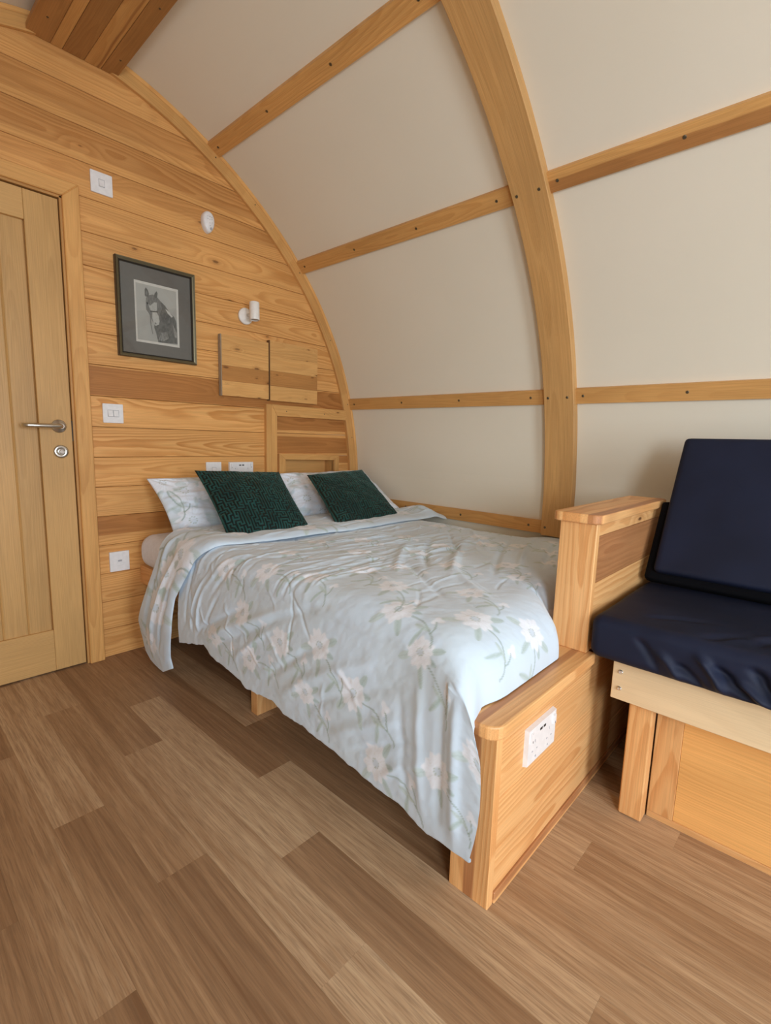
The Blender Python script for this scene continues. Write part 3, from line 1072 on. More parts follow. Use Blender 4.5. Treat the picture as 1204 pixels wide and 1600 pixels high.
t = thing('double_socket', 'white double socket on the low partition beside the floor', 'socket')
double_socket(t, lambda u, v, w: (1.043 + u * 1.03, PY0 + .002 - w, .322 + v * 1.1))

# ------------------------------------------------------------------ bed
bf_ = thing('bed_base', 'pine bed base with side rail and support legs under floral bedding', 'bed')
box('side_rail', .862, .882, .552, 2.309, .315, .398, LARCH, bf_, .0015, 'y', None, .92)
box('slatted_base', .882, 2.19, .552, 2.309, .375, .398, PLY, bf_, .001, 'y', None, .9)
box('leg', .916, 1.012, 1.440, 1.480, 0, .374, LARCH, bf_, .002, 'z', None, .9)
box('leg', 1.06, 1.10, 1.46, 1.50, 0, .374, LARCH, bf_, .002, 'z', None, .6)
box('leg', .883, .925, 2.20, 2.30, 0, .374, LARCH, bf_, .002, 'z', None, .9)
box('centre_beam', 1.50, 1.54, .56, 2.30, .28, .374, LARCH, bf_, .002, 'y', None, .8)
for y in (.8, 1.46, 2.1):
    box('leg', 1.50, 1.54, y, y + .05, 0, .279, LARCH, bf_, .002, 'z', None, .8)


def rbox(name, x0, x1, y0, y1, z0, z1, r, mat, parent=None, n=(40, 40, 14), disp=None, puff=0.0):
    """rounded soft box from six grids"""
    c = np.array([(x0 + x1) / 2, (y0 + y1) / 2, (z0 + z1) / 2])
    h = np.array([(x1 - x0) / 2, (y1 - y0) / 2, (z1 - z0) / 2])
    bm = bmesh.new()
    V, Fc, off = [], [], 0
    for ax in range(3):
        o1, o2 = [k for k in range(3) if k != ax]
        def lin(k):
            nn = n[k]
            a = np.linspace(-1, 1, nn + 1)
            a = np.sign(a) * (1 - (1 - np.abs(a)) ** 1.25)
            return a * h[k]
        A, B = np.meshgrid(lin(o1), lin(o2), indexing='ij')
        for sgn in (-1, 1):
            Pt = np.zeros(A.shape + (3,))
            Pt[..., o1] = A
            Pt[..., o2] = B
            Pt[..., ax] = sgn * h[ax]
            m_, n_ = A.shape
            V.append(Pt.reshape(-1, 3))
            i, j = np.meshgrid(np.arange(m_ - 1), np.arange(n_ - 1), indexing='ij')
            a = (i * n_ + j).ravel() + off
            q = np.stack([a, a + n_, a + n_ + 1, a + 1], 1)
            Fc.append(q)
            off += m_ * n_
    V = np.concatenate(V)
    Fc = np.concatenate(Fc)
    inner = np.clip(V, -(h - r), h - r)
    d = V - inner
    L = np.linalg.norm(d, axis=1, keepdims=True)
    nrm = d / np.maximum(L, 1e-9)
    Pn = inner + nrm * r
    flat = L[:, 0] < 1e-6
    Pn[flat] = V[flat]
    if puff:
        e = np.abs(Pn) / h
        s = 1 - e ** 2
        e[:, 2] = np.where(Pn[:, 2] > 0, e[:, 2], 0)
        Pn[:, 2] += np.sign(Pn[:, 2]) * puff * np.sqrt(np.clip(s[:, 0] * s[:, 1], 0, 1)) * (e[:, 2] > .2)
        Pn[:, 0] += np.sign(Pn[:, 0]) * puff * .5 * np.clip(s[:, 1] * s[:, 2], 0, 1) * (e[:, 0] > .8)
        Pn[:, 1] += np.sign(Pn[:, 1]) * puff * .5 * np.clip(s[:, 0] * s[:, 2], 0, 1) * (e[:, 1] > .8)
    W_ = Pn + c
    if disp is not None:
        W_ = disp(W_, nrm)
    me = mesh_np(name, W_, Fc)
    bm.from_mesh(me)
    bmesh.ops.remove_doubles(bm, verts=bm.verts, dist=.0002)
    bmesh.ops.recalc_face_normals(bm, faces=bm.faces)
    bm.to_mesh(me)
    bm.free()
    me.polygons.foreach_set('use_smooth', [True] * len(me.polygons))
    return link(name, me, mat, parent)


def sheet_disp(Wd, nrm):
    w = Wd.copy()
    # pull creases running over the rounded long edge near the pillow
    k = np.clip((.93 - w[:, 0]) / .1, 0, 1)
    w[:, 2] += k * .0028 * np.sin(w[:, 1] * 210 + w[:, 2] * 60) * np.clip((w[:, 1] - 1.6) * 4, 0, 1)
    w[:, 0] += k * .003 * (vnoise(w[:, 1] * 22, w[:, 2] * 30, 5) - .5)
    return w


tag(rbox('mattress', .842, 2.105, .566, 2.285, .399, .548, .062, SHEET, None, (60, 120, 18), sheet_disp), 'white sheeted mattress showing past the duvet beside the pillow', 'mattress')

# ---- fabric print
PALE = np.array([.60, .71, .81])


def paint_flowers(U, Vv, flowers, base=PALE, ghost=True, seed=4, scale=1.0, leafk=1.0):
    """floral print on unrolled cloth coordinates (metres)"""
    rs = np.random.RandomState(seed)
    C = np.empty(U.shape + (3,))
    C[:] = base
    C *= (1 + .05 * (vnoise(U * 9, Vv * 9, seed + 1)[..., None] - .5) * 2)
    g = np.clip((vnoise(U * 7, Vv * 7, seed + 2) - .55) * 3, 0, .12)[..., None]
    C = C * (1 - g) + np.array([.56, .63, .58]) * g
    def blend(mask, colr):
        nonlocal C
        mk = np.clip(mask, 0, 1)[..., None]
        C = C * (1 - mk) + np.array(colr) * mk
    for (fu, fv, rot, sc) in flowers:
        sc *= scale
        sel = (np.abs(U - fu) < .17 * sc) & (np.abs(Vv - fv) < .17 * sc)
        if not sel.any():
            continue
        idx = np.where(sel)
        uu, vv = U[idx] - fu, Vv[idx] - fv
        c_, s_ = math.cos(rot), math.sin(rot)
        a, b = (uu * c_ + vv * s_) / sc, (-uu * s_ + vv * c_) / sc
        Cs = C[idx]
        def bl(mask, colr):
            nonlocal Cs
            mk = np.clip(mask, 0, 1)[..., None]
            Cs = Cs * (1 - mk) + np.array(colr) * mk
        def leaf(cx_, cy_, ang, L, Wd, colr, al=.6):
            al *= leafk
            Wd *= .85
            ca, sa = math.cos(ang), math.sin(ang)
            p, q = (a - cx_) * ca + (b - cy_) * sa, -(a - cx_) * sa + (b - cy_) * ca
            w = Wd * np.sqrt(np.clip(1 - (2 * p / L - 1) ** 2, 0, 1)) * np.where(p > 0, 1, 0)
            m_ = np.clip((w - np.abs(q)) / .003 + .5, 0, 1) * (p > 0) * (p < L)
            bl(m_ * al, colr)
            bl(m_ * al * .5 * (np.abs(q) < .0014), (.30, .40, .36))
        def stem(x0, y0, x1, y1, wd=.0018, colr=(.27, .36, .31), al=.75):
            dx, dy = x1 - x0, y1 - y0
            L2 = dx * dx + dy * dy
            t_ = np.clip(((a - x0) * dx + (b - y0) * dy) / L2, 0, 1)
            bow = .12 * math.sqrt(L2) * np.sin(t_ * math.pi)
            nx__, ny__ = -dy / math.sqrt(L2), dx / math.sqrt(L2)
            d_ = np.hypot(a - x0 - t_ * dx - bow * nx__, b - y0 - t_ * dy - bow * ny__)
            bl(np.clip((wd - d_) / .0015 + .5, 0, 1) * al, colr)
        G1, G2 = (.38, .48, .41), (.47, .565, .51)
        leaf(.018, .012, .9, .045, .010, G1)
        leaf(-.02, -.018, 3.9, .042, .011, G2)
        leaf(.012, -.02, -1.1, .05, .009, G1)
        leaf(.02, .0, .1, .036, .008, (.33, .44, .40))
        stem(.03, -.012, .105, -.045)
        leaf(.06, -.03, -.2, .045, .007, G2, .6)
        leaf(.085, -.035, -1.9, .05, .006, G1, .6)
        stem(.105, -.045, .12, -.075)
        # bud
        rb_ = np.hypot(a - .10, (b + .005) * .85)
        ang_ = np.arctan2(b + .005, a - .10)
        bl(np.clip((.016 * (.8 + .2 * np.cos(3 * ang_)) - rb_) / .003, 0, 1) * .85, (.78, .83, .90))
        stem(.10, -.012, .108, -.045)
        # bloom
        r_ = np.hypot(a, b)
        th_ = np.arctan2(b, a)
        wob_ = .95 + .09 * np.cos(11 * th_ + fu * 40) + .16 * (vnoise(a * 60 + fu * 50, b * 60 + fv * 50, 77) - .5)
        pet = .040 * (.74 + .26 * np.abs(np.cos(2.5 * th_ + .6)) ** .55) * wob_
        bl(np.clip((pet - r_) / .004 + .5, 0, 1) * .88, (.80, .84, .90))
        seam = np.clip(1 - np.abs(np.cos(2.5 * th_ + .6)) * 7, 0, 1) * (r_ < pet) * (r_ > .008)
        bl(seam * .45, (.55, .58, .56))
        veins = (np.sin(th_ * 22 + fu * 9) > .55) * (r_ < pet * .92) * (r_ > .013)
        bl(veins * .18, (.66, .64, .68))
        bl(np.clip((.012 - r_) / .005, 0, 1) * .5 * leafk ** 2, (.40, .52, .62))
        bl((np.abs(r_ - .009) < .0016) * (np.sin(th_ * 9) > 0) * .6, (.35, .40, .30))
        C[idx] = Cs
    return C


def set_print(me, C):
    n_ = len(me.vertices)
    A = np.ones((n_, 4), np.float32)
    A[:, :3] = C.reshape(-1, 3)
    at = me.attributes.new('print', 'FLOAT_COLOR', 'POINT')
    at.data.foreach_set('color', A.ravel())


# ---- duvet
def sstep(a, b, x):
    t_ = np.clip((x - a) / (b - a), 0, 1)
    return t_ * t_ * (3 - 2 * t_)


def creases(U, Y, lst):
    """sum of soft ridges (amp > 0) and valleys (amp < 0) along bowed strokes in cloth coordinates"""
    D = np.zeros(U.shape)
    for (u0, y0, u1, y1, w, amp, bow) in lst:
        L = math.hypot(u1 - u0, y1 - y0)
        mg = w * 3 + abs(bow)
        sel = (U > min(u0, u1) - mg) & (U < max(u0, u1) + mg) & (Y > min(y0, y1) - mg) & (Y < max(y0, y1) + mg)
        idx = np.where(sel)
        if len(idx[0]) == 0:
            continue
        a, b = U[idx], Y[idx]
        dx, dy = (u1 - u0) / L, (y1 - y0) / L
        s_ = ((a - u0) * dx + (b - y0) * dy) / L
        d_ = -(a - u0) * dy + (b - y0) * dx - bow * (1 - (2 * s_ - 1) ** 2)
        fade = sstep(-.05, .25, s_) * sstep(1.05, .6, s_)
        D[idx] += amp * np.exp(-(d_ / w) ** 2) * fade
    return D


rs = np.random.RandomState(8)
CR = [
    # big slanting swags over the hanging side
    (.50, 1.60, .80, 1.02, .020, .018, .03), (.48, 1.66, .74, 1.30, .014, -.014, .02), (.50, 1.52, .86, .88, .020, -.016, .03),
    (.50, 1.14, .76, .72, .020, .016, .02), (.50, 1.22, .74, .92, .015, -.013, .02), (.50, 1.03, .72, .66, .016, -.012, .02),
    (.48, .92, .66, .62, .018, .013, .015), (.48, .84, .62, .60, .012, -.010, .01), (.50, 1.40, .70, 1.16, .014, .010, .02),
    (.47, .74, .60, .56, .014, .011, .01),
    # gathers by the folded edge
    (.50, 1.64, .70, 1.62, .010, .014, .01), (.50, 1.68, .72, 1.72, .009, -.012, .0), (.50, 1.70, .80, 1.60, .010, .012, .02), (.52, 1.74, .85, 1.70, .010, -.010, .01), (.50, 1.60, .74, 1.50, .009, -.009, .01),
    (.62, 1.66, 1.0, 1.36, .012, .008, .03), (.66, 1.58, 1.02, 1.28, .012, -.008, .03), (.70, 1.70, 1.15, 1.50, .010, .006, .02), (.72, 1.64, 1.10, 1.44, .010, -.006, .02),
    # vertical folds at the near corner
    (.44, .505, .84, .53, .018, .014, .0), (.46, .55, .80, .565, .015, -.012, .0), (.46, .59, .78, .63, .018, .010, .008), (.46, .64, .72, .69, .015, -.007, .0),
    # fan over the top toward the wall
    (1.16, .80, 1.90, 1.20, .020, .010, .02), (1.30, .74, 2.00, 1.05, .014, -.010, .02), (1.42, .72, 2.10, .98, .014, .009, .02), (1.50, .68, 2.10, .88, .012, -.009, .01), (1.62, .66, 2.12, .80, .012, .008, .01),
    (1.20, .92, 1.75, 1.30, .014, -.009, .02), (1.08, .94, 1.55, 1.26, .016, .008, .02), (1.45, .95, 1.90, 1.34, .012, -.008, .01), (1.58, .92, 2.00, 1.28, .012, .009, .01),
    (1.10, .62, 1.30, .90, .018, .007, .01), (1.02, .70, 1.25, 1.05, .016, -.007, .01), (.95, .78, 1.12, 1.10, .016, .006, .01),
]
CR = [(a, b, c, d, w * .8, am * (.95 if a > 1.0 else .55), bo) for a, b, c, d, w, am, bo in CR]
for i in range(95):      # long shallow wrinkles across the head half
    y0 = rs.uniform(1.02, 1.62)
    u0 = rs.uniform(.75, 1.5)
    L = rs.uniform(.25, .6)
    CR.append((u0, y0, u0 + L, y0 + rs.uniform(-.10, .06), rs.uniform(.004, .009), rs.uniform(.0025, .0050) * rs.choice([-1, 1]), rs.uniform(-.02, .02)))
for i in range(90):      # small wrinkles anywhere
    y0 = rs.uniform(.55, 1.6)
    u0 = rs.uniform(.5, 2.0)
    an = rs.uniform(-.3, 1.2)
    L = rs.uniform(.08, .25)
    CR.append((u0, y0, u0 + L * math.cos(an), y0 + L * math.sin(an), rs.uniform(.004, .008), rs.uniform(.0015, .003) * rs.choice([-1, 1]), rs.uniform(-.015, .015)))

NS, NTT = 560, 430
HANG = .415
s_end = (2.185 - .905) + math.pi / 2 * .075 + HANG - .075 + .03
Sg, Tg = np.meshgrid(np.linspace(0, s_end, NS), np.linspace(0, 1, NTT), indexing='ij')
ltop = 2.185 - .905
arc = math.pi / 2 * .075
# foot profile along t
ph_len = .22
Ttot = ph_len + (1.80 - .63)
Tm = Tg * Ttot
phi = np.clip(Tm / ph_len, 0, 1) * math.pi / 2
y_top = np.where(Tm < ph_len, .63 - .145 * np.cos(phi) ** .9, .63 + (Tm - ph_len))
foot_drop = np.where(Tm < ph_len, .148 * (1 - np.sin(phi) ** .85), 0)
# across path
q = Sg - ltop
onarc = np.clip(q / arc, 0, 1)
xarc = .905 - .075 * np.sin(onarc * math.pi / 2)
ftk = np.exp(-np.clip(y_top - .485, 0, 9) / .07)
adrop = .075 * (1 - .80 * ftk)
xarc = xarc - .036 * ftk * onarc
zarc = -adrop * (1 - np.cos(onarc * math.pi / 2))
hang = np.clip((q - arc) / (HANG - .075), 0, 1)
curl = np.clip(q - arc - (HANG - .075), 0, .03)
Xp = np.where(q < 0, 2.185 - Sg, xarc)
U = 2.185 - Sg                                   # unrolled coordinate
ycoord = y_top
zt = .590 + .012 * np.exp(-((Xp - 1.25) / .35) ** 2 - ((ycoord - .85) / .3) ** 2) + .010 * (vnoise(Xp * 3.2, ycoord * 3.2, 21) - .5) * 2
zt = zt - sstep(1.96, 2.16, Xp) * (.022 + .066 * sstep(.95, 1.3, ycoord) - .05 * sstep(1.6, 1.8, ycoord))
zt = zt - foot_drop * (1 - sstep(1.30, 1.42, Xp) * .25)
hem = np.interp(ycoord, [.46, .53, .60, .75, .88, 1.03, 1.10, 1.16, 1.25, 1.31, 1.42, 1.54, 1.60, 1.66, 1.80], [.156, .140, .158, .166, .182, .195, .192, .214, .198, .198, .222, .232, .256, .238, .205])
hem = hem + .006 * (vnoise(ycoord * 26, ycoord * 3, 5) - .5) * 2
z_edge = zt - adrop
Zp = np.where(q < 0, zt, zt + zarc)
Zp = np.where(hang > 0, z_edge + (hem - z_edge) * hang, Zp)
Xh = .83 - .036 * ftk - (.012 * np.sin(hang * math.pi) + .028 * hang) * (1 - .8 * ftk)
Xp = np.where(hang > 0, Xh, Xp)
# small inward curl under the hem
Xp = np.where(curl > 0, Xh + .010 * (1 - np.cos(curl / .03 * math.pi)) , Xp)
Zp = np.where(curl > 0, Zp - .006 * np.sin(curl / .03 * math.pi), Zp)
# y: the foot end; behind the high post it stops at the partition
yend = .485 + .0 * Xp
push = sstep(1.20, 1.34, Xp) * .085 * np.clip(1 - (ycoord - .485) / .22, 0, 1)
push = push + .012 * np.exp(-((Xp - .86) / .04) ** 2) * np.clip(1 - (ycoord - .485) / .22, 0, 1)
Yt = ycoord + push
y_h = .466 + (1.80 - .466) * Tg + .0
wv = sstep(.15, .9, np.where(q > 0, q / (arc + .10), 0))
Yp = Yt * (1 - wv) + (y_h * np.clip(1, 0, 1)) * wv
Yp = Yp - wv * .018 * np.sin(hang * 3.14) * np.exp(-(Tg / .06) ** 2)
# displacement along rough normals
D = creases(U, Yp, CR)
D += .0020 * (vnoise(U * 10, Yp * 10, 31) - .5) * 2 * sstep(.0, .05, Tm)
D += .0012 * (vnoise(U * 45 + Yp * 20, Yp * 45, 33) - .5) * 2
P0 = np.stack([Xp, Yp, Zp], -1)
du = np.gradient(P0, axis=0)
dv = np.gradient(P0, axis=1)
N = np.cross(dv, du)
N /= np.maximum(np.linalg.norm(N, axis=-1, keepdims=True), 1e-9)
if N[NS // 4, NTT // 2, 2] < 0:
    N = -N
hemk = 1 - .6 * np.clip(curl / .03, 0, 1)
Dk = D * hemk * np.clip(Sg / .06, 0, 1)
Dk = np.where((hang <= 0) & (Tm < .06) , np.maximum(Dk, 0) * .4, Dk)
P1 = P0 + N * Dk[..., None]
P1[..., 2] = np.where((P1[..., 0] > .85) & (P1[..., 1] < .560), np.maximum(P1[..., 2], .4485), P1[..., 2])
P1[..., 0] = np.where(hang > .02, np.minimum(P1[..., 0], .836 - .038 * np.clip((.575 - P1[..., 1]) / .03, 0, 1)), P1[..., 0])
# nothing may sink into the mattress or the side wall
P1[..., 0] = np.minimum(P1[..., 0], 2.186)
onm = (P1[..., 0] > .86) & (P1[..., 0] < 2.035) & (P1[..., 1] > .60)
P1[..., 2] = np.where(onm, np.maximum(P1[..., 2], .5505), P1[..., 2])
me = grid_mesh('duvet_cover', P1)
FLW = [(.800, .632), (.637, .839), (.663, 1.149), (.590, .560), (.508, .743), (.696, 1.362), (.56, 1.02), (.56, 1.30), (.55, 1.52),
       (.70, .46), (.712, .98), (.885, .760), (.900, 1.10), (.99, .87), (.97, .60), (1.11, .70), (1.05, 1.05), (.86, 1.29), (1.16, 1.00),
       (1.10, .50), (1.80, .76), (1.354, .682), (1.30, .90), (1.465, .792), (1.02, 1.40), (1.22, 1.247), (1.546, 1.118), (1.81, .93), (1.82, 1.12),
       (1.40, 1.40), (1.60, 1.35), (1.64, .70), (1.72, 1.02), (2.0, .85), (2.02, 1.2), (1.24, 1.5), (1.38, 1.1), (1.9, 1.4), (.82, 1.5), (1.98, .66)]
flowers = [(a, b, -1.57 + ((i * 1.7) % 1.0 - .5) * .7, 1.15 if i % 3 else 1.0) for i, (a, b) in enumerate(FLW)]
Varc = .41 + Tm
set_print(me, paint_flowers(U, Varc * (1 - wv) + Yp * wv, flowers))
dv_ = thing('duvet', 'pale blue floral duvet draped over the bed, hanging to near floor', 'duvet')
link('duvet_cover', me, CLOTHP, dv_)

# folded-back top edge of the duvet, hanging down as a narrow strip on the open side
NS2, NT2 = 430, 130
hang2 = .55
s2 = ltop + arc + hang2 - .075 + .02
Sg, Tg = np.meshgrid(np.linspace(0, s2, NS2), np.linspace(0, 1, NT2), indexing='ij')
q = Sg - ltop
onarc = np.clip(q / arc, 0, 1)
hg = np.clip((q - arc) / (hang2 - .075), 0, 1)
Xt = np.where(q < 0, 2.185 - Sg, .900 - .080 * np.sin(onarc * math.pi / 2))
U = 2.185 - Sg
ylo = np.interp(U, [.36, .50, .64, .80, .86, .95, 1.14, 1.25, 1.81, 2.18], [1.885, 1.83, 1.80, 1.70, 1.64, 1.61, 1.585, 1.585, 1.575, 1.555])
yhi = np.interp(U, [.36, .45, .52, .64, .76, .86, 1.0, 2.18], [2.13, 2.14, 2.09, 2.02, 1.965, 1.95, 1.92, 1.90])
# cross profile: a soft roll at the lower edge (T=0), lying flat toward the pillows
edge = np.clip(Tg / .16, 0, 1)
roll = np.sqrt(np.clip(1 - (1 - edge) ** 2, 0, 1))
thk = .019
ztop = .600 + .020 * roll - .004 + .006 * (vnoise(Xt * 6, Tg * 3, 51) - .5) * 2
ztop = ztop - sstep(1.98, 2.185, Xt) * .02 + .042 * np.exp(-((Xt - 2.10) / .06) ** 2) * np.exp(-((Tg - .35) / .35) ** 2)
Z0 = np.where(q < 0, ztop, ztop - .080 * (1 - np.cos(onarc * math.pi / 2)))
zb = np.interp(Tg, [0, .3, .6, .8, 1.0], [.060, .022, .026, .034, .060])
Zh = (ztop - .08) + (zb - (ztop - .08)) * hg
Z0 = np.where(hg > 0, Zh, Z0)
Xh2 = .820 - .030 * np.sin(hg * math.pi) - .006 * hg
out = roll * .012
Xt = np.where(hg > 0, Xh2 - out, Xt - np.where(q > 0, out * onarc, 0))
Y0 = ylo + (yhi - ylo) * Tg
P0 = np.stack([Xt, Y0, Z0], -1)
CR2 = [(.38, 2.04, .84, 1.78, .012, .012, .01), (.42, 2.09, .80, 1.90, .012, -.010, .0), (.40, 1.96, .74, 1.80, .010, -.009, .0), (.62, 1.98, .90, 1.86, .012, .009, .0)]
for i in range(34):
    y0 = rs.uniform(1.60, 1.86)
    u0 = rs.uniform(.8, 2.0)
    CR2.append((u0, y0, u0 + rs.uniform(.08, .3), y0 + rs.uniform(-.05, .05), rs.uniform(.006, .012), rs.uniform(.002, .005) * rs.choice([-1, 1]), .01))
D = creases(U, Y0, CR2) + .003 * (vnoise(U * 18, Y0 * 18, 61) - .5) * 2
du = np.gradient(P0, axis=0)
dv = np.gradient(P0, axis=1)
N = np.cross(dv, du)
N /= np.maximum(np.linalg.norm(N, axis=-1, keepdims=True), 1e-9)
if N[NS2 // 4, NT2 // 2, 2] < 0:
    N = -N
P1 = P0 + N * D[..., None]
P1[..., 0] = np.minimum(P1[..., 0], 2.187)
# back face of the strip so that it has thickness
ed = np.minimum(np.minimum(Tg / .08, (1 - Tg) / .08), np.minimum(Sg / .03, (s2 - Sg) / .03))
tk = thk * np.sqrt(np.clip(1 - (1 - np.clip(ed, 0, 1)) ** 2, 0, 1)) * np.where(q > 0, 1, .4)
P2 = P1 - N * (tk[..., None])
me = grid_mesh('folded_edge', P1)
meb = grid_mesh('fe_back', P2[::4, ::4])
bm = bmesh.new()
bm.from_mesh(me)
F2 = [(U * 1.0, Y0)]
fl2 = [(.58, 1.93, .4, 1.25), (.80, 1.78, 1.0, 1.2), (1.02, 1.72, 2.2, .9), (1.3, 1.66, .2, .9), (1.62, 1.68, 1.2, .9), (1.95, 1.68, .3, .8), (.42, 2.02, 2.0, .9), (.72, 1.86, -1, 1.1), (2.1, 1.74, 1, .8)]
bm.free()
set_print(me, paint_flowers(U, Y0, fl2, seed=9, scale=1.5))
set_print(meb, np.tile(PALE, (len(meb.vertices), 1)))
fe = link('folded_edge', me, CLOTHP, dv_)
link('folded_lining', meb, CLOTHP, dv_)


# ------------------------------------------------------------------ pillows and cushions
def cushion(name, c4, thick, mat, n=90, pinch=.06, sag=0.0, seed=1, paint=None, emboss=None, wr_=.004, exp=.42):
    """c4: corners (bl, br, tr, tl) in world space; a filled cushion bulging both ways, closed"""
    bl, br, tr, tl = [np.array(p, float) for p in c4]
    uu, vv = np.meshgrid(np.linspace(-1, 1, n), np.linspace(-1, 1, n), indexing='ij')
    # sides drawn in between the corners
    us = uu * (1 - pinch * (1 - vv ** 2) * np.abs(uu) ** 2)
    vs = vv * (1 - pinch * (1 - uu ** 2) * np.abs(vv) ** 2)
    a, b = (us + 1) / 2, (vs + 1) / 2
    base = (bl * ((1 - a) * (1 - b))[..., None] + br * (a * (1 - b))[..., None] + tr * (a * b)[..., None] + tl * ((1 - a) * b)[..., None])
    nrm = np.cross(br - bl, tl - bl)
    nrm /= np.linalg.norm(nrm)
    if nrm[1] > 0:
        nrm = -nrm             # front faces the room
    k = np.clip((1 - uu ** 2), 0, 1) ** exp * np.clip((1 - vv ** 2), 0, 1) ** exp
    wn = (vnoise(a * 7 + seed, b * 7, seed) - .5) * 2 * wr_ * 2
    # radiating creases from the corners
    th_ = np.arctan2(1 - np.abs(vv), 1 - np.abs(uu))
    dist = np.hypot(1 - np.abs(uu), 1 - np.abs(vv))
    wn = wn + wr_ * np.sin(th_ * 14 + seed) * np.exp(-(dist / .35) ** 2) * np.clip(dist * 6, 0, 1)
    h = thick * k * (1 - sag * (vv + 1) / 2) + wn * np.clip(k * 3, 0, 1)
    if emboss is not None:
        h = h + emboss(a, b) * np.clip(k * 3, 0, 1)
    Fp = base + nrm * h[..., None]
    Bp = base - nrm * (thick * .75 * k)[..., None]
    me1 = grid_mesh(name + '_f', Fp)
    me2 = grid_mesh(name + '_b', Bp)
    C = paint(a, b) if paint is not None else np.ones(a.shape + (3,))
    set_print(me1, C)
    set_print(me2, C)
    bm = bmesh.new()
    bm.from_mesh(me1)
    bm.from_mesh(me2)
    bmesh.ops.remove_doubles(bm, verts=bm.verts, dist=.00005)
    bmesh.ops.recalc_face_normals(bm, faces=bm.faces)
    me = bpy.data.meshes.new(name)
    bm.to_mesh(me)
    bm.free()
    me.polygons.foreach_set('use_smooth', [True] * len(me.polygons))
    return link(name, me, mat, None)


def pillow_paint(w, h, fls, seed):
    return lambda a, b: paint_flowers(a * w, b * h, fls, base=np.array([.66, .74, .83]), seed=seed, scale=1.5, leafk=.55)


p = cushion('pillow', [(.900, 2.03, .565), (1.50, 1.99, .575), (1.505, 2.215, .80), (.868, 2.215, .800)], .052, CLOTHP, 150, .05, 0, 3,
            pillow_paint(.64, .32, [(.12, .22, .4, 1.3), (.24, .20, 1.2, 1.2), (.10, .06, 2.2, 1.2), (.34, .10, .2, 1.1), (.42, .26, 2.8, 1.2), (.05, .28, -1, 1.0), (.27, .05, -1, 1.1), (.55, .2, 1, 1.2)], 12), wr_=.006, exp=.5)
tag(p, 'white and blue floral pillow nearer the door, standing at the bed head', 'pillow')
p = cushion('pillow', [(1.53, 1.99, .575), (2.165, 1.86, .590), (2.17, 2.205, .805), (1.54, 2.215, .80)], .052, CLOTHP, 150, .05, 0, 6,
            pillow_paint(.62, .32, [(.05, .25, .4, 1.3), (.08, .12, 1.2, 1.3), (.16, .22, 2.2, 1.2), (.30, .10, .2, 1.1), (.50, .26, 2.8, 1.2), (.13, .03, -1, 1.2), (.56, .06, 1, 1.)], 15), wr_=.006, exp=.5)
tag(p, 'floral pillow nearer the curved wall, mostly behind a green cushion', 'pillow')

# maze relief of the velvet
def maze(seed, N=31):
    rg_ = np.random.RandomState(seed)
    K = 2 * N + 1
    M = np.ones((K, K))
    seen = np.zeros((N, N), bool)
    st = [(N // 2, N // 2)]
    seen[N // 2, N // 2] = True
    M[N // 2 * 2 + 1, N // 2 * 2 + 1] = 0
    while st:
        x, y = st[-1]
        nb = [(dx, dy) for dx, dy in ((1, 0), (-1, 0), (0, 1), (0, -1)) if 0 <= x + dx < N and 0 <= y + dy < N and not seen[x + dx, y + dy]]
        if not nb:
            st.pop()
            continue
        wts = np.array([2.2 if d[1] else 1.0 for d in nb])
        dx, dy = nb[rg_.choice(len(nb), p=wts / wts.sum())]
        M[2 * x + 1 + dx, 2 * y + 1 + dy] = 0
        M[2 * (x + dx) + 1, 2 * (y + dy) + 1] = 0
        seen[x + dx, y + dy] = True
        st.append((x + dx, y + dy))
    return M


def maze_lookup(M, a, b):
    K = M.shape[0]
    return 1 - M[np.clip((a * K).astype(int), 0, K - 1), np.clip((b * K).astype(int), 0, K - 1)]


for sd, c4, lab in ((5, [(.965, 1.70, .592), (1.345, 1.665, .592), (1.420, 2.02, .826), (1.010, 2.06, .842)], 'dark green maze pattern velvet cushion nearer the door'),
                    (9, [(1.465, 1.635, .592), (1.935, 1.670, .600), (2.025, 2.06, .820), (1.590, 2.02, .806)], 'dark green maze pattern velvet cushion nearer the curved wall')):
    M = maze(sd)
    def pnt(a, b, M=M):
        v_ = maze_lookup(M, a, b)
        return np.stack([v_, v_, v_], -1)
    def emb(a, b, M=M):
        return maze_lookup(M, a, b) * .0018
    p = cushion('cushion', c4, .045, VELVET, 280, .05, 0, sd, pnt, emb, wr_=.003, exp=.55)
    tag(p, lab, 'cushion')

# ------------------------------------------------------------------ sofa bench
sb = thing('bench_base', 'wooden bench base with pale plywood front rail beside the partition', 'bench')
ra = box('front_rail', 1.330, 1.348, -.75, .386, .334, .448, PLY, sb, .0015, 'y', None, 1.05)
screw(ra, (1.330, .366, .412), (-1, 0, 0), .0062, SCREWB, .004)
screw(ra, (1.330, .366, .366), (-1, 0, 0), .0062, SCREWB, .004)
box('leg', 1.352, 1.395, .286, .343, 0.004, .440, LARCH, sb, .003, 'z', None, .92)
lathe('foot_pad', [(.012, 0), (.012, .004)], (1.372, .31, 0), (0, 0, 1), DARK, sb, 12)
box('leg', 1.352, 1.395, -.70, -.643, 0.0, .440, LARCH, sb, .003, 'z', None, .92)
box('panel_frame', 1.399, 1.411, .222, .284, .0185, .440, LARCH, sb, .001, 'z', None, .86)
box('panel_frame', 1.3992, 1.411, -.75, .284, 0, .018, LARCH, sb, .001, 'y', None, .86)
box('base_panel', 1.402, 1.413, -.75, .2215, .0185, .440, PINE_TRIM, sb, .0005, 'y', None, 1.25)
box('end_light_block', 1.415, 2.15, -.75, -.738, 0, .440, PINE_TRIM, sb, .001, 'x', None, 1.0)  # unseen, added to stop light running under the bench from behind
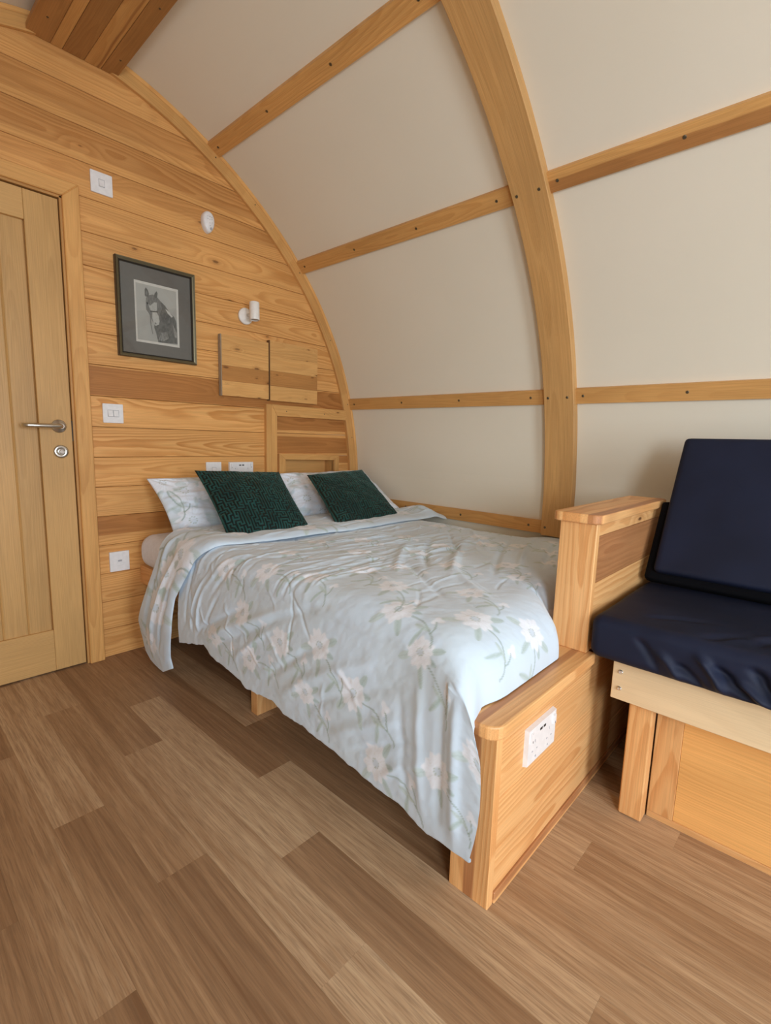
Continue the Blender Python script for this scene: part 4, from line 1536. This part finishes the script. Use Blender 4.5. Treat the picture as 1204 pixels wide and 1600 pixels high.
box('back_panel', 2.142, 2.15, -.737, .343, 0, .440, PINE_TRIM, sb, .001, 'y', None, 1.0)  # unseen too, added to close the space under the seat against light
box('seat_deck', 1.349, 2.15, -.75, .386, .441, .449, PLY, sb, .001, 'y', None, .8)
box('back_leg', 2.10, 2.14, .30, .343, 0, .440, LARCH, sb, .002, 'z', None, .8)
box('back_leg', 2.10, 2.14, -.70, -.65, 0, .440, LARCH, sb, .002, 'z', None, .8)


def seat_disp(Wd, nrm):
    w = Wd.copy()
    frt = np.clip((1.50 - w[:, 0]) / .2, 0, 1)
    ys = [(.33, .29, -.010), (.28, .25, .012), (.24, .20, -.015), (.20, .16, .02), (.17, .10, -.02), (.13, .07, .02), (.10, .05, -.02), (.07, .03, .02), (.02, -.03, .02), (.0, -.06, -.02)]
    lst = []
    for i, (ya_, yb_2, am) in enumerate(ys):
        lst.append((.60 - .06 - .02 * (i % 3), ya_, .44, yb_2 - .03, .010, am * .8, .01))
    D_ = creases(w[:, 2] - (w[:, 0] - 1.28) * .6, w[:, 1], lst)
    w[:, 0] -= D_ * frt * 1.0
    w[:, 0] += .005 * (vnoise(w[:, 1] * 12, w[:, 2] * 14, 7) - .5) * frt
    lst2 = [(1.30, .20, 1.42, .05, .014, -.007, .01), (1.33, .10, 1.50, -.02, .014, -.008, .02), (1.32, .16, 1.46, .02, .012, .006, .01), (1.36, .33, 1.44, .18, .012, -.005, .01), (1.3, .06, 1.45, -.08, .012, .007, .01)]
    top_ = np.clip((w[:, 2] - .52) / .03, 0, 1)
    w[:, 2] += (creases(w[:, 0], w[:, 1], lst2) + .004 * (vnoise(w[:, 0] * 9, w[:, 1] * 9, 3) - .5)) * top_
    return w


tag(rbox('seat_cushion', 1.278, 1.90, -.72, .437, .4495, .563, .026, NAVY, None, (120, 260, 34), seat_disp, .006), 'navy blue padded bench seat cushion with creased front edge', 'cushion')
# back cushion: leaning slab
bc = rbox('back_cushion', 0, .075, -.72, .405, 0, .478, .014, NAVY, None, (10, 60, 40), None, .004)
bk = rbox('underside_gap_shade', .022, .066, -.73, .431, -.024, .25, .012, CLOTH_SHADE, bc, (8, 30, 30))  # black slab: cushion underside, and painted shade for the gap at its side
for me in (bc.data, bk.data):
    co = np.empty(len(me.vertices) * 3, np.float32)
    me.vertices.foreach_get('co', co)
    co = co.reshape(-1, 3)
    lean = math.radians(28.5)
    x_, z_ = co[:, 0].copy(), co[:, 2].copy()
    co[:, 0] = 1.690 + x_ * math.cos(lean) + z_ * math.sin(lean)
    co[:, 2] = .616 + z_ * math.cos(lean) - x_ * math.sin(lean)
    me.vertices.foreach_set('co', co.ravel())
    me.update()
tag(bc, 'tall navy blue back cushion leaning against the curved wall', 'cushion')
